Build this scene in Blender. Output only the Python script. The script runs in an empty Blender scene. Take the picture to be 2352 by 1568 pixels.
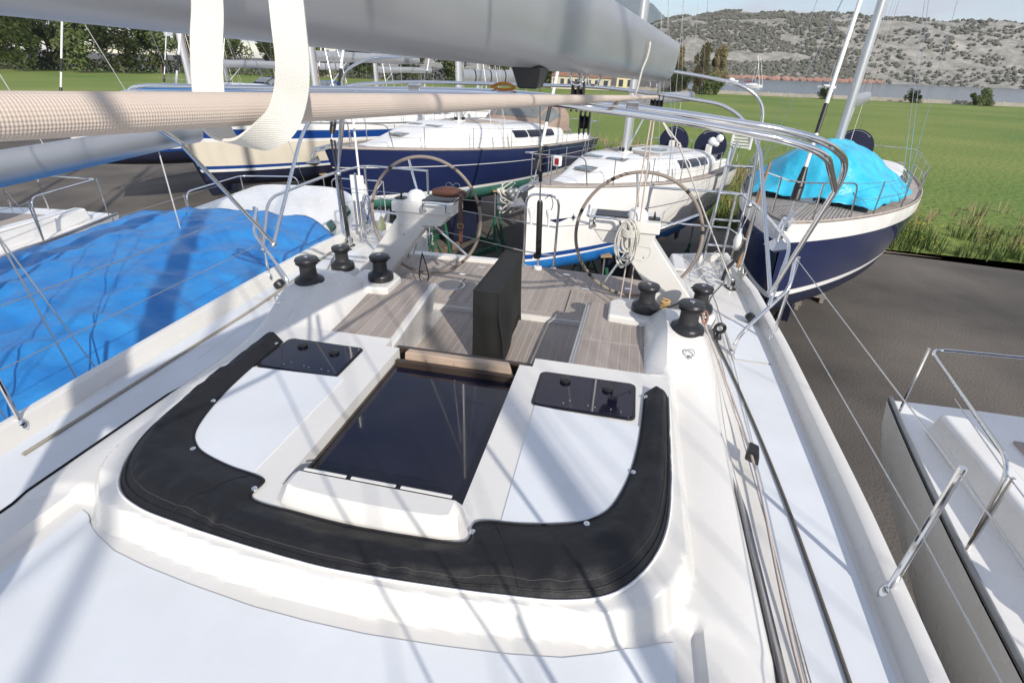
import bpy, bmesh, math, random
from mathutils import Vector, Matrix, noise
random.seed(7)
S = bpy.context.scene
COL = S.collection
PI = math.pi

# ------------------------------------------------------------------ camera
cam_d = bpy.data.cameras.new('camera')
cam = bpy.data.objects.new('camera', cam_d); COL.objects.link(cam)
cam.matrix_world = Matrix(((0.97604, -0.12835, 0.17570, 0.79),
                           (0.21541, 0.45582, -0.86361, 0.0),
                           (0.03076, 0.88077, 0.47255, 5.8),
                           (0, 0, 0, 1)))
cam_d.sensor_fit = 'HORIZONTAL'; cam_d.sensor_width = 36.0
cam_d.lens = 36.0 * 1177.0 / 2352.0
cam_d.clip_start = 0.02; cam_d.clip_end = 20000
S.camera = cam

# ------------------------------------------------------------------ light
SUN = Vector((0.57 * 0.857, -0.82 * 0.857, 0.515)).normalized()
W = bpy.data.worlds.new('World'); S.world = W; W.use_nodes = True
nt = W.node_tree; nt.nodes.clear()
def wn(t, **k):
    n = nt.nodes.new(t)
    for a, b in k.items(): setattr(n, a, b)
    return n
sky = wn('ShaderNodeTexSky', sky_type='NISHITA', sun_disc=False)
sky.sun_elevation = math.asin(SUN.z); sky.sun_rotation = math.atan2(SUN.x, SUN.y)
sky.altitude = 10; sky.air_density = 1.0; sky.dust_density = 0.25; sky.ozone_density = 1.6
tc = wn('ShaderNodeTexCoord')
sep = wn('ShaderNodeSeparateXYZ'); nt.links.new(tc.outputs['Generated'], sep.inputs[0])
mz = wn('ShaderNodeMath', operation='ADD'); mz.inputs[1].default_value = 0.12
nt.links.new(sep.outputs['Z'], mz.inputs[0])
dv = wn('ShaderNodeVectorMath', operation='DIVIDE')
cmb = wn('ShaderNodeCombineXYZ')
for i in range(3): nt.links.new(mz.outputs[0], cmb.inputs[i])
nt.links.new(tc.outputs['Generated'], dv.inputs[0]); nt.links.new(cmb.outputs[0], dv.inputs[1])
cn = wn('ShaderNodeTexNoise'); cn.inputs['Scale'].default_value = 0.9; cn.inputs['Detail'].default_value = 7; cn.inputs['Roughness'].default_value = 0.55
nt.links.new(dv.outputs[0], cn.inputs['Vector'])
cr = wn('ShaderNodeValToRGB'); cr.color_ramp.elements[0].position = 0.38; cr.color_ramp.elements[1].position = 0.62
cr.color_ramp.elements[1].color = (0.92, 0.92, 0.92, 1)
nt.links.new(cn.outputs['Fac'], cr.inputs[0])
mx = wn('ShaderNodeMixRGB'); mx.inputs[2].default_value = (4.6, 4.6, 5.2, 1)
nt.links.new(cr.outputs[0], mx.inputs[0]); nt.links.new(sky.outputs[0], mx.inputs[1])
bg = wn('ShaderNodeBackground'); bg.inputs['Strength'].default_value = 0.15
nt.links.new(mx.outputs[0], bg.inputs[0])
wo = wn('ShaderNodeOutputWorld'); nt.links.new(bg.outputs[0], wo.inputs[0])

sun_d = bpy.data.lights.new('sun', 'SUN'); sun_d.energy = 4.4; sun_d.angle = math.radians(0.55); sun_d.color = (1.0, 0.93, 0.83)
sun_o = bpy.data.objects.new('sun', sun_d); COL.objects.link(sun_o)
sun_o.rotation_euler = SUN.to_track_quat('Z', 'Y').to_euler(); sun_o.location = (30, -40, 40)

S.view_settings.view_transform = 'Standard'; S.view_settings.look = 'None'
S.view_settings.gamma = 1; S.view_settings.exposure = 0.16; S.view_settings.use_curve_mapping = False
S.cycles.max_bounces = 8; S.cycles.use_denoising = True

# ------------------------------------------------------------------ materials
MATS = {}
def mat(name, col, rough=0.5, metal=0.0, var=0.0, vscale=6.0, vcol=None, bump=0.0, bscale=60.0, stretch=None,
        rand=0.0, coat=0.0, spec=0.5, trans=0.0, ior=1.5, detail=4.0, bdist=0.004, rvar=0.0):
    if name in MATS: return MATS[name]
    m = bpy.data.materials.new(name); m.use_nodes = True
    t = m.node_tree; b = t.nodes['Principled BSDF']; L = t.links.new
    c = tuple(col) + (1,)
    b.inputs['Base Color'].default_value = c; b.inputs['Roughness'].default_value = rough
    b.inputs['Metallic'].default_value = metal; b.inputs['Coat Weight'].default_value = coat
    b.inputs['Specular IOR Level'].default_value = spec; b.inputs['IOR'].default_value = ior
    b.inputs['Transmission Weight'].default_value = trans
    if var or bump or rand or rvar:
        co = t.nodes.new('ShaderNodeTexCoord'); mp = t.nodes.new('ShaderNodeMapping'); L(co.outputs['Object'], mp.inputs[0])
        if stretch: mp.inputs['Scale'].default_value = stretch
        out = None
        if var:
            n = t.nodes.new('ShaderNodeTexNoise'); n.inputs['Scale'].default_value = vscale; n.inputs['Detail'].default_value = detail
            L(mp.outputs[0], n.inputs['Vector'])
            r = t.nodes.new('ShaderNodeValToRGB'); r.color_ramp.elements[0].position = 0.3; r.color_ramp.elements[1].position = 0.72
            L(n.outputs['Fac'], r.inputs[0])
            x = t.nodes.new('ShaderNodeMixRGB'); x.inputs[1].default_value = c
            v = vcol if vcol else tuple(max(0, q * (1 - var)) for q in col)
            x.inputs[2].default_value = tuple(v) + (1,)
            L(r.outputs[0], x.inputs[0]); out = x.outputs[0]
        if rvar:
            n3 = t.nodes.new('ShaderNodeTexNoise'); n3.inputs['Scale'].default_value = vscale * 1.7; n3.inputs['Detail'].default_value = 5
            L(mp.outputs[0], n3.inputs['Vector'])
            mr = t.nodes.new('ShaderNodeMapRange'); mr.inputs[3].default_value = max(0.02, rough - rvar); mr.inputs[4].default_value = min(1, rough + rvar)
            mr.inputs[1].default_value = 0.3; mr.inputs[2].default_value = 0.7
            L(n3.outputs['Fac'], mr.inputs[0]); L(mr.outputs[0], b.inputs['Roughness'])
        if rand:
            oi = t.nodes.new('ShaderNodeObjectInfo'); h = t.nodes.new('ShaderNodeHueSaturation')
            mm = t.nodes.new('ShaderNodeMapRange'); mm.inputs[3].default_value = 1 - rand; mm.inputs[4].default_value = 1 + rand
            L(oi.outputs['Random'], mm.inputs[0]); L(mm.outputs[0], h.inputs['Value'])
            if out: L(out, h.inputs['Color'])
            else: h.inputs['Color'].default_value = c
            out = h.outputs[0]
        if out: L(out, b.inputs['Base Color'])
        if bump:
            n2 = t.nodes.new('ShaderNodeTexNoise'); n2.inputs['Scale'].default_value = bscale; n2.inputs['Detail'].default_value = 3
            L(mp.outputs[0], n2.inputs['Vector'])
            bp = t.nodes.new('ShaderNodeBump'); bp.inputs['Strength'].default_value = bump; bp.inputs['Distance'].default_value = bdist
            L(n2.outputs['Fac'], bp.inputs['Height']); L(bp.outputs[0], b.inputs['Normal'])
    MATS[name] = m
    return m

GEL = mat('gelcoat', (0.70, 0.69, 0.665), 0.28, var=0.06, vscale=2.2, vcol=(0.66, 0.645, 0.61), bump=0.03, bscale=5, rvar=0.08, bdist=0.01, detail=10)
GEL2 = mat('gelcoat_neighbour', (0.82, 0.82, 0.81), 0.28, var=0.08, vscale=1.5, vcol=(0.74, 0.73, 0.70), rvar=0.1)
NONSKID = mat('nonskid', (0.69, 0.725, 0.765), 0.75, var=0.1, vscale=2.6, vcol=(0.62, 0.645, 0.67), detail=10, bump=0.22, bscale=260, bdist=0.0015)
TEAK = mat('weathered_teak', (0.37, 0.325, 0.29), 0.75, var=0.4, vscale=9, vcol=(0.295, 0.25, 0.22), stretch=(9, 0.4, 9), rand=0.10, bump=0.35, bscale=45, detail=7, bdist=0.002)
TEAK_X = mat('weathered_teak_cross', (0.37, 0.325, 0.29), 0.75, var=0.4, vscale=9, vcol=(0.295, 0.25, 0.22), stretch=(0.4, 9, 9), rand=0.1, bump=0.35, bscale=45, detail=7, bdist=0.002)
TEAKD = mat('neighbour_teak', (0.42, 0.37, 0.33), 0.75, var=0.3, vscale=3, stretch=(8, 0.5, 8), detail=6)
WOOD = mat('washboard_wood', (0.50, 0.38, 0.29), 0.55, var=0.25, vscale=10, stretch=(0.6, 9, 9), bump=0.2, bscale=60, detail=6)
BROWN = mat('dark_track', (0.055, 0.040, 0.032), 0.35, var=0.2, vscale=4)
CAULK = mat('caulk', (0.54, 0.51, 0.48), 0.8, var=0.2, vscale=20)
CAULKD = mat('dark_caulk', (0.05, 0.05, 0.05), 0.7)
STEEL = mat('stainless', (0.78, 0.78, 0.78), 0.1, 1.0, rvar=0.05, vscale=8)
STEELD = mat('stainless_dull', (0.6, 0.6, 0.6), 0.3, 1.0)
ALU = mat('anodised_aluminium', (0.46, 0.47, 0.49), 0.42, 0.55, var=0.12, vscale=1.4, stretch=(6, 0.5, 6), rvar=0.08)
ALUW = mat('mast_aluminium', (0.66, 0.67, 0.68), 0.38, 0.7, var=0.08, vscale=2)
WINCH = mat('winch_black', (0.030, 0.030, 0.033), 0.36, 0.35, rvar=0.1, vscale=20)
WINCHD = mat('winch_drum', (0.040, 0.040, 0.043), 0.55, 0.3, bump=0.5, bscale=300, bdist=0.001)
BLACK = mat('black_plastic', (0.014, 0.014, 0.015), 0.4)
VINYL = mat('black_vinyl', (0.006, 0.006, 0.008), 0.58, var=0.25, vscale=5, rvar=0.08, bump=0.45, bscale=24, bdist=0.008, detail=8)
CANVAS = mat('black_canvas', (0.014, 0.014, 0.0135), 0.62, var=0.3, vscale=4, vcol=(0.018, 0.018, 0.017), bump=0.2, bscale=400, bdist=0.0008, rvar=0.08)
ACRYL = mat('smoked_acrylic', (0.008, 0.008, 0.020), 0.035, var=0.2, vscale=3, spec=0.5, rvar=0.012)
ROPEW = mat('rope_beige', (0.60, 0.51, 0.44), 0.85, var=0.22, vscale=420, bump=0.5, bscale=650, bdist=0.0012, stretch=(1, .55, 1))
ROPEB = mat('rope_white', (0.62, 0.60, 0.55), 0.85, var=0.25, vscale=90, bump=0.8, bscale=200, bdist=0.002)
ROPEK = mat('rope_black', (0.02, 0.02, 0.022), 0.7)
ROPER = mat('rope_red', (0.45, 0.10, 0.07), 0.8)
LEATHER = mat('brown_leather', (0.105, 0.045, 0.028), 0.4, var=0.3, vscale=14, bump=0.3, bscale=60)
RIML = mat('wheel_leather', (0.27, 0.225, 0.19), 0.6, var=0.2, vscale=18, bump=0.25, bscale=120, bdist=0.001)
WHITEP = mat('white_plastic', (0.80, 0.80, 0.79), 0.35)
NAVY = mat('navy_hull', (0.012, 0.020, 0.075), 0.2, coat=0.5, var=0.25, vscale=0.8, vcol=(0.016, 0.026, 0.085), rvar=0.06)
NAVYC = mat('navy_canvas', (0.008, 0.012, 0.045), 0.75, var=0.25, vscale=6, bump=0.3, bscale=14, bdist=0.02)
STRIPEB = mat('blue_stripe', (0.010, 0.055, 0.25), 0.3, var=0.1, vscale=2)
GREENB = mat('green_antifoul', (0.03, 0.16, 0.12), 0.65, var=0.35, vscale=2.5, vcol=(0.09, 0.23, 0.19))
BLUEB = mat('blue_antifoul', (0.006, 0.115, 0.42), 0.55, var=0.5, vscale=3.5, vcol=(0.02, 0.20, 0.55), detail=8)
NAVYB = mat('dark_antifoul', (0.010, 0.014, 0.04), 0.6, var=0.3, vscale=3)
CREAM = mat('cream_hull', (0.74, 0.68, 0.56), 0.35, var=0.08, vscale=1.2)
TARP = mat('blue_tarp', (0.012, 0.17, 0.50), 0.42, var=0.35, vscale=3.5, vcol=(0.03, 0.25, 0.60), bump=0.6, bscale=7, bdist=0.03, detail=6)
TARPC = mat('cyan_tarp', (0.02, 0.40, 0.62), 0.4, var=0.3, vscale=4, vcol=(0.06, 0.52, 0.72), bump=0.7, bscale=8, bdist=0.03)
TANC = mat('tan_canvas', (0.33, 0.25, 0.20), 0.8, var=0.15, vscale=5, bump=0.3, bscale=10, bdist=0.02)
CLEARV = mat('hood_window', (0.20, 0.22, 0.22), 0.12, var=0.3, vscale=2)
REDP = mat('red_lens', (0.35, 0.01, 0.015), 0.2)
GREENP = mat('jack_stand_green', (0.012, 0.10, 0.055), 0.5, var=0.3, vscale=8)
GREYST = mat('galvanised', (0.30, 0.31, 0.32), 0.5, 0.6, var=0.2, vscale=9)
RUST = mat('rusty_orange', (0.30, 0.12, 0.06), 0.75, var=0.4, vscale=9)

# ------------------------------------------------------------------ mesh helpers
class MB:
    def __init__(s): s.v = []; s.f = []
    def add(s, vs, fs):
        o = len(s.v); s.v += [tuple(q) for q in vs]; s.f += [tuple(i + o for i in f) for f in fs]; return s
    def box(s, c, d, rz=0.0, taper=1.0):
        x, y, z = (q / 2 for q in d); co, si = math.cos(rz), math.sin(rz); vs = []
        for k, (a, b) in ((-1, (1, 1)), (1, (taper, taper))):
            for sx, sy in ((-1, -1), (1, -1), (1, 1), (-1, 1)):
                px, py = sx * x * a, sy * y * b
                vs.append((c[0] + px * co - py * si, c[1] + px * si + py * co, c[2] + k * z))
        return s.add(vs, [(3, 2, 1, 0), (4, 5, 6, 7), (0, 1, 5, 4), (1, 2, 6, 5), (2, 3, 7, 6), (3, 0, 4, 7)])
    def hexa(s, b4, t4):
        return s.add(list(b4) + list(t4), [(3, 2, 1, 0), (4, 5, 6, 7), (0, 1, 5, 4), (1, 2, 6, 5), (2, 3, 7, 6), (3, 0, 4, 7)])
    def tube(s, pts, r, n=8, closed=False, caps=True):
        P = [Vector(p) for p in pts]; m = len(P)
        if m < 2: return s
        rr = r if isinstance(r, (list, tuple)) else [r] * m
        T = []
        for i in range(m):
            a = P[(i - 1) % m] if (closed or i > 0) else P[i]; b = P[(i + 1) % m] if (closed or i < m - 1) else P[i]
            d = b - a
            T.append(d.normalized() if d.length > 1e-9 else Vector((0, 0, 1)))
        up = Vector((0, 0, 1)) if abs(T[0].z) < 0.9 else Vector((1, 0, 0))
        N = (up - T[0] * up.dot(T[0])).normalized(); vs = []; fs = []
        for i in range(m):
            N = (N - T[i] * N.dot(T[i]))
            N = N.normalized() if N.length > 1e-6 else Vector((1, 0, 0))
            B = T[i].cross(N)
            for k in range(n):
                a = 2 * PI * k / n
                vs.append(P[i] + (N * math.cos(a) + B * math.sin(a)) * rr[i])
        for i in range(m if closed else m - 1):
            j = (i + 1) % m
            for k in range(n):
                l = (k + 1) % n
                fs.append((i * n + k, i * n + l, j * n + l, j * n + k))
        if caps and not closed:
            fs.append(tuple(range(n - 1, -1, -1))); fs.append(tuple((m - 1) * n + k for k in range(n)))
        return s.add(vs, fs)
    def lathe(s, prof, n=20, c=(0, 0, 0), ax=None):
        M = Matrix.Identity(3) if ax is None else Vector((0, 0, 1)).rotation_difference(Vector(ax)).to_matrix()
        vs = []; fs = []; m = len(prof)
        for r, z in prof:
            for k in range(n):
                a = 2 * PI * k / n
                vs.append(M @ Vector((r * math.cos(a), r * math.sin(a), z)) + Vector(c))
        for i in range(m - 1):
            for k in range(n):
                l = (k + 1) % n
                fs.append((i * n + k, i * n + l, (i + 1) * n + l, (i + 1) * n + k))
        fs.append(tuple(range(n - 1, -1, -1))); fs.append(tuple((m - 1) * n + k for k in range(n)))
        return s.add(vs, fs)
    def grid(s, G, flip=False):
        m = len(G); n = len(G[0]); vs = [p for row in G for p in row]; fs = []
        for i in range(m - 1):
            for j in range(n - 1):
                q = (i * n + j, i * n + j + 1, (i + 1) * n + j + 1, (i + 1) * n + j)
                fs.append(q[::-1] if flip else q)
        return s.add(vs, fs)
    def loft(s, rings, caps=True):
        m = len(rings); n = len(rings[0]); vs = [p for r in rings for p in r]; fs = []
        for i in range(m - 1):
            for k in range(n):
                l = (k + 1) % n
                fs.append((i * n + k, i * n + l, (i + 1) * n + l, (i + 1) * n + k))
        if caps: fs.append(tuple(range(n - 1, -1, -1))); fs.append(tuple((m - 1) * n + k for k in range(n)))
        return s.add(vs, fs)
    def prism(s, poly, z0, z1):
        n = len(poly); vs = [(x, y, z0) for x, y in poly] + [(x, y, z1) for x, y in poly]
        fs = [tuple(range(n - 1, -1, -1)), tuple(range(n, 2 * n))]
        for i in range(n):
            j = (i + 1) % n; fs.append((i, j, n + j, n + i))
        return s.add(vs, fs)
    def ribbon(s, pts, wdir, w, th=0.002):
        P = [Vector(p) for p in pts]; rings = []
        for i, p in enumerate(P):
            t = (P[min(i + 1, len(P) - 1)] - P[max(i - 1, 0)]).normalized()
            wd = Vector(wdir[i] if isinstance(wdir, list) else wdir); wd = (wd - t * wd.dot(t)).normalized(); nn = t.cross(wd)
            rings.append([p + wd * w / 2 + nn * th / 2, p - wd * w / 2 + nn * th / 2, p - wd * w / 2 - nn * th / 2, p + wd * w / 2 - nn * th / 2])
        return s.loft(rings)
    def build(s, name, m, parent=None, smooth=35, bevel=0.0, seg=2, subsurf=0, recalc=True):
        me = bpy.data.meshes.new(name); me.from_pydata(s.v, [], s.f)
        if recalc:
            b = bmesh.new(); b.from_mesh(me); bmesh.ops.recalc_face_normals(b, faces=b.faces); b.to_mesh(me); b.free()
        me.materials.append(m)
        if smooth:
            me.shade_smooth(); me.set_sharp_from_angle(angle=math.radians(smooth))
        o = bpy.data.objects.new(name, me); COL.objects.link(o)
        if parent: o.parent = parent
        if bevel:
            bm = o.modifiers.new('bevel', 'BEVEL'); bm.width = bevel; bm.segments = seg; bm.limit_method = 'ANGLE'; bm.angle_limit = math.radians(30)
            bm.harden_normals = True
        if subsurf:
            sb = o.modifiers.new('sub', 'SUBSURF'); sb.levels = subsurf; sb.render_levels = subsurf
        return o

def thing(name, label, cat, loc=(0, 0, 0), rz=0.0, group=None):
    o = bpy.data.objects.new(name, None); COL.objects.link(o); o.empty_display_size = 0.2
    o.location = loc; o.rotation_euler = (0, 0, rz); o['label'] = label; o['category'] = cat
    if group: o['group'] = group
    return o
def tag(o, label, cat, group=None):
    o['label'] = label; o['category'] = cat
    if group: o['group'] = group
    return o
def struct(o): o['kind'] = 'structure'; return o
def stuff(o): o['kind'] = 'stuff'; return o
def copy_tree(o, parent=None):
    c = o.copy(); COL.objects.link(c)
    if parent: c.parent = parent
    for ch in list(o.children): copy_tree(ch, c)
    return c
def ss(a, b, x):
    t = max(0.0, min(1.0, (x - a) / (b - a))); return t * t * (3 - 2 * t)
def lerp(a, b, t): return a + (b - a) * t
def interp(xs, ys, x):
    if x <= xs[0]: return ys[0]
    for i in range(len(xs) - 1):
        if x <= xs[i + 1]: return lerp(ys[i], ys[i + 1], (x - xs[i]) / (xs[i + 1] - xs[i]))
    return ys[-1]
def crom(pts, k=6, closed=False):
    P = [Vector(p) for p in pts]; m = len(P); out = []
    for i in range(m if closed else m - 1):
        if closed: a, b, c, d = P[(i - 1) % m], P[i], P[(i + 1) % m], P[(i + 2) % m]
        else: a, b, c, d = P[max(i - 1, 0)], P[i], P[i + 1], P[min(i + 2, m - 1)]
        for j in range(k):
            t = j / k
            out.append(0.5 * ((2 * b) + (c - a) * t + (2 * a - 5 * b + 4 * c - d) * t * t + (3 * b - a - 3 * c + d) * t ** 3))
    if not closed: out.append(P[-1])
    return out
def fillet(pts, r, k=6):
    P = [Vector(p) for p in pts]; out = [P[0]]
    for i in range(1, len(P) - 1):
        a = (P[i - 1] - P[i]); b = (P[i + 1] - P[i]); q = min(r, a.length * 0.49, b.length * 0.49)
        p0 = P[i] + a.normalized() * q; p1 = P[i] + b.normalized() * q
        for j in range(k + 1):
            t = j / k; out.append(p0 * (1 - t) ** 2 + P[i] * 2 * t * (1 - t) + p1 * t * t)
    out.append(P[-1]); return out
def sag(a, b, d, n=14):
    a, b = Vector(a), Vector(b)
    return [a.lerp(b, i / n) - Vector((0, 0, d * 4 * (i / n) * (1 - i / n))) for i in range(n + 1)]
def set_uv(o, fn):
    me = o.data; uv = me.uv_layers.new(name='UVMap')
    for l in me.loops: uv.data[l.index].uv = fn(l.vertex_index)
def weave(name, col, dark, fu, fv, diag, strength=0.6, dist=0.0008):
    m = bpy.data.materials.new(name); m.use_nodes = True; t = m.node_tree; b = t.nodes['Principled BSDF']; L = t.links.new
    b.inputs['Roughness'].default_value = 0.85
    uv = t.nodes.new('ShaderNodeUVMap'); sx = t.nodes.new('ShaderNodeSeparateXYZ'); L(uv.outputs[0], sx.inputs[0])
    def M(op, a, c):
        n = t.nodes.new('ShaderNodeMath'); n.operation = op
        for i, q in enumerate((a, c)):
            if q is None: continue
            if isinstance(q, (int, float)): n.inputs[i].default_value = q
            else: L(q, n.inputs[i])
        return n.outputs[0]
    U = M('MULTIPLY', sx.outputs[0], fu * 6.28318); V = M('MULTIPLY', sx.outputs[1], fv * 6.28318)
    a, c = (M('ADD', U, V), M('SUBTRACT', U, V)) if diag else (U, V)
    h = M('MULTIPLY', M('SINE', a, None), M('SINE', c, None)); h = M('MULTIPLY_ADD', h, 0.5); h.node.inputs[2].default_value = 0.5
    nz = t.nodes.new('ShaderNodeTexNoise'); nz.inputs['Scale'].default_value = 60; nz.inputs['Detail'].default_value = 5
    co = t.nodes.new('ShaderNodeTexCoord'); L(co.outputs['Object'], nz.inputs['Vector'])
    f = M('MULTIPLY', h, nz.outputs['Fac']); f = M('MULTIPLY_ADD', f, 0.9); f.node.inputs[2].default_value = 0.35
    mx_ = t.nodes.new('ShaderNodeMixRGB'); mx_.inputs[1].default_value = tuple(dark) + (1,); mx_.inputs[2].default_value = tuple(col) + (1,)
    L(f, mx_.inputs[0]); L(mx_.outputs[0], b.inputs['Base Color'])
    bp = t.nodes.new('ShaderNodeBump'); bp.inputs['Strength'].default_value = strength; bp.inputs['Distance'].default_value = dist
    L(h, bp.inputs['Height']); L(bp.outputs[0], b.inputs['Normal'])
    return m
def tubeobj(name, pts, r, m, parent=None, n=8, closed=False):
    return MB().tube(pts, r, n, closed).build(name, m, parent, 60)
def rounded(x0, y0, x1, y1, r, k=4):
    out = []
    for cx, cy, a0 in ((x1 - r, y1 - r, 0), (x0 + r, y1 - r, 90), (x0 + r, y0 + r, 180), (x1 - r, y0 + r, 270)):
        for j in range(k + 1):
            a = math.radians(a0 + 90 * j / k); out.append((cx + r * math.cos(a), cy + r * math.sin(a)))
    return out
def ngon(name, poly, z, th, m, parent=None, bevel=0):
    return MB().prism(poly, z, z + th).build(name, m, parent, 30, bevel)
# ================================================================== the yacht we stand on
XC = -0.03; DK = 4.05
Y0 = thing('sailing_yacht', 'white sailing yacht in the foreground with grey teak cockpit and two steering wheels', 'sailing yacht')
def mir(x): return 2 * XC - x
EY = [-9.2, -7, -4, -1, 2, 3.5, 4.6, 5.6]
ER = [0.0, 0.78, 1.45, 1.80, 1.95, 1.98, 1.97, 1.86]
EL = [-0.06, -0.84, -1.55, -1.90, -2.10, -2.15, -2.15, -2.04]
def edgeR(y): return interp(EY, ER, y)
def edgeL(y): return interp(EY, EL, y)
def zf(x, y):
    a = abs(x - XC)
    g = interp([-5.5, -1.5], [0.6, 1.0], y) if y < -1.5 else 1.0
    a2 = a / g
    r = 0.36
    q0, q1 = a2 - 1.18 + r, 1.0 + 0.075 * min(1.0, a2 / 0.8) ** 2 + r - y
    d = math.hypot(max(q0, 0), max(q1, 0)) + min(max(q0, q1), 0) - r
    top = 4.3 - 0.095 * (0.12 * ss(0.02, 0.076, d) + 0.88 * max(0.0, min(1.0, (d - 0.026) / 0.044)))
    if a2 > 1.30: top -= 1.3 * (a2 - 1.30) ** 2
    if y < 1.3:
        w = ss(1.215, 1.135, y + 0.10 * ss(1.25, 1.6, a2) - 0.0) * ss(0.98, 1.13, a2)
        top -= 0.05 * w * (1 - 0.75 * ss(1.235, 1.26, a2))
    coach = lerp(top, DK, ss(1.465, 1.56, a2))
    coach = lerp(DK, coach, ss(-5.4, -4.2, y))
    hc = 4.3 + 0.13 * ss(2.5, 2.98, y) - 0.37 * ss(3.2, 3.85, y)
    coam = lerp(hc, DK, ss(1.36, 1.62, a))
    z = lerp(coach, coam, ss(2.3, 2.95, y))
    return z - 0.012 * (a / 2) ** 2
def hole(x, y):
    if -0.40 < x < 0.335 and 1.315 < y < 2.5: return 1
    if -0.49 < x < 0.41 and 2.48 < y < 2.58: return 2
    if -1.205 < x < 1.155 and 2.57 < y < 3.66: return 2
    if -1.43 < x < 1.38 and y > 3.65: return 2
    return 0
xs = [XC + i * 0.0125 for i in range(-134, 135)]
for sp in (-0.40, 0.335, -0.49, 0.41, -1.205, 1.155, -1.43, 1.38, XC + 1.235, XC - 1.235, XC + 1.26, XC - 1.26):
    xs = [q for q in xs if abs(q - sp) > 0.006] + [sp]
xs.sort()
ys = [-9.2, -8.4, -7.6, -6.8, -6, -5.4, -5, -4.6, -4.2, -3.6, -3, -2.4, -1.8, -1.2, -0.8, -0.5, -0.3, -0.1]
ys += [0.05 + i * 0.04 for i in range(0, 15)] + [0.65 + i * 0.0115 for i in range(0, 78)] + [1.55 + i * 0.035 for i in range(0, 116)]
for sp in (1.315, 2.48, 2.57, 3.655, 5.58):
    ys = [q for q in ys if abs(q - sp) > 0.007] + [sp]
ys = sorted(q for q in ys if q <= 5.581)
NO = 7
G = []
for y in ys:
    row = []
    eR, eL = edgeR(y), edgeL(y)
    bl, br = xs[0], xs[-1]
    sc = min(1.0, (eR - 0.02) / br) if y < 0 else 1.0
    L = [lerp(eL, bl * sc, i / NO) for i in range(NO)]; Rr = [lerp(br * sc, eR, (i + 1) / NO) for i in range(NO)]
    for x in L + [q * sc for q in xs] + Rr: row.append((x, y, zf(x, y)))
    G.append(row)
mb = MB(); nx = len(G[0]); ny = len(ys)
mb.v = [p for r in G for p in r]
keep = {}
for i in range(ny - 1):
    for j in range(nx - 1):
        a, b = G[i][j], G[i + 1][j + 1]
        h = hole((a[0] + b[0]) / 2, (a[1] + b[1]) / 2)
        keep[(i, j)] = h
        if not h: mb.f.append((i * nx + j, i * nx + j + 1, (i + 1) * nx + j + 1, (i + 1) * nx + j))
def skirt(p, q, h):
    zb = 4.21 if h == 1 else 3.88
    mb.add([p, q, (q[0], q[1], zb), (p[0], p[1], zb)], [(0, 1, 2, 3)])
for (i, j), h in keep.items():
    if not h: continue
    if keep.get((i - 1, j), 1) == 0: skirt(G[i][j], G[i][j + 1], h)
    if keep.get((i + 1, j), 1) == 0: skirt(G[i + 1][j], G[i + 1][j + 1], h)
    if keep.get((i, j - 1), 1) == 0: skirt(G[i][j], G[i + 1][j], h)
    if keep.get((i, j + 1), 1) == 0: skirt(G[i][j + 1], G[i + 1][j + 1], h)
deck = mb.build('deck', GEL, Y0, 40, recalc=False)
# rounded inside corners of the cockpit opening
for cx, cy, sx in ((1.155, 2.57, -1), (-1.205, 2.57, 1)):
    r = 0.085; poly = [(cx, cy)]
    for k in range(9):
        a = PI / 2 * k / 8; poly.append((cx + sx * r * (1 - math.sin(a)), cy + r * (1 - math.cos(a))))
    MB().prism(poly, 3.95, 4.302).build('corner_fillet', GEL, Y0, 30)
# bulwark / gunwale and hull
def bulwark(edge, s, nm='gunwale'):
    rings = []
    for i in range(61):
        y = -9.0 + i * (5.56 + 9.0) / 60; e = edge(y); z = DK - 0.012 * ((e - XC) / 2) ** 2
        rings.append([(e - s * 0.012, y, z - 0.03), (e + s * 0.025, y, z + 0.085), (e + s * 0.045, y, z + 0.095), (e + s * 0.085, y, z + 0.09), (e + s * 0.10, y, z + 0.06), (e + s * 0.10, y, z - 0.10)])
    return MB().loft(rings).build(nm, GEL, Y0, 35)
bulwark(edgeR, 1); bulwark(edgeL, -1)
rings = []
for i in range(41):
    y = -9.1 + i * (5.55 + 9.1) / 40; r_, l_ = edgeR(y) + 0.095, edgeL(y) - 0.095; c = (r_ + l_) / 2; h = (r_ - l_) / 2
    kz = lerp(2.35, 1.95, ss(-9, -2, y)) + 0.5 * ss(2, 5.5, y)
    k = ss(-9.3, -6.0, y)
    prof = [(1, 3.96), (0.985, 3.4), (0.93, 2.9), (0.8, 2.5), (0.5, 2.2), (0, kz)]
    ring = [(c + h * f * lerp(0.6, 1, k) if n else c + h * f, y + (3.96 - z) * 0.12 * (1 - k), max(z, kz)) for n, (f, z) in enumerate(prof)]
    ring += [(2 * c - p[0], p[1], p[2]) for p in ring[-2::-1]]
    rings.append(ring)
hm = MB().grid(rings)
cap = [p for p in rings[-1] if p[2] < 3.45]
hm.add(cap, [tuple(range(len(cap)))])
hm.build('hull', GEL, Y0, 40)
MB().hexa([(XC - 0.14, -3, 0.14), (XC + 0.14, -3, 0.14), (XC + 0.10, -1.4, 0.14), (XC - 0.10, -1.4, 0.14)],
          [(XC - 0.1, -3.4, 2.05), (XC + 0.1, -3.4, 2.05), (XC + 0.06, -1.2, 2.05), (XC - 0.06, -1.2, 2.05)]).build('keel', NAVYB, Y0, 20)
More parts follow.
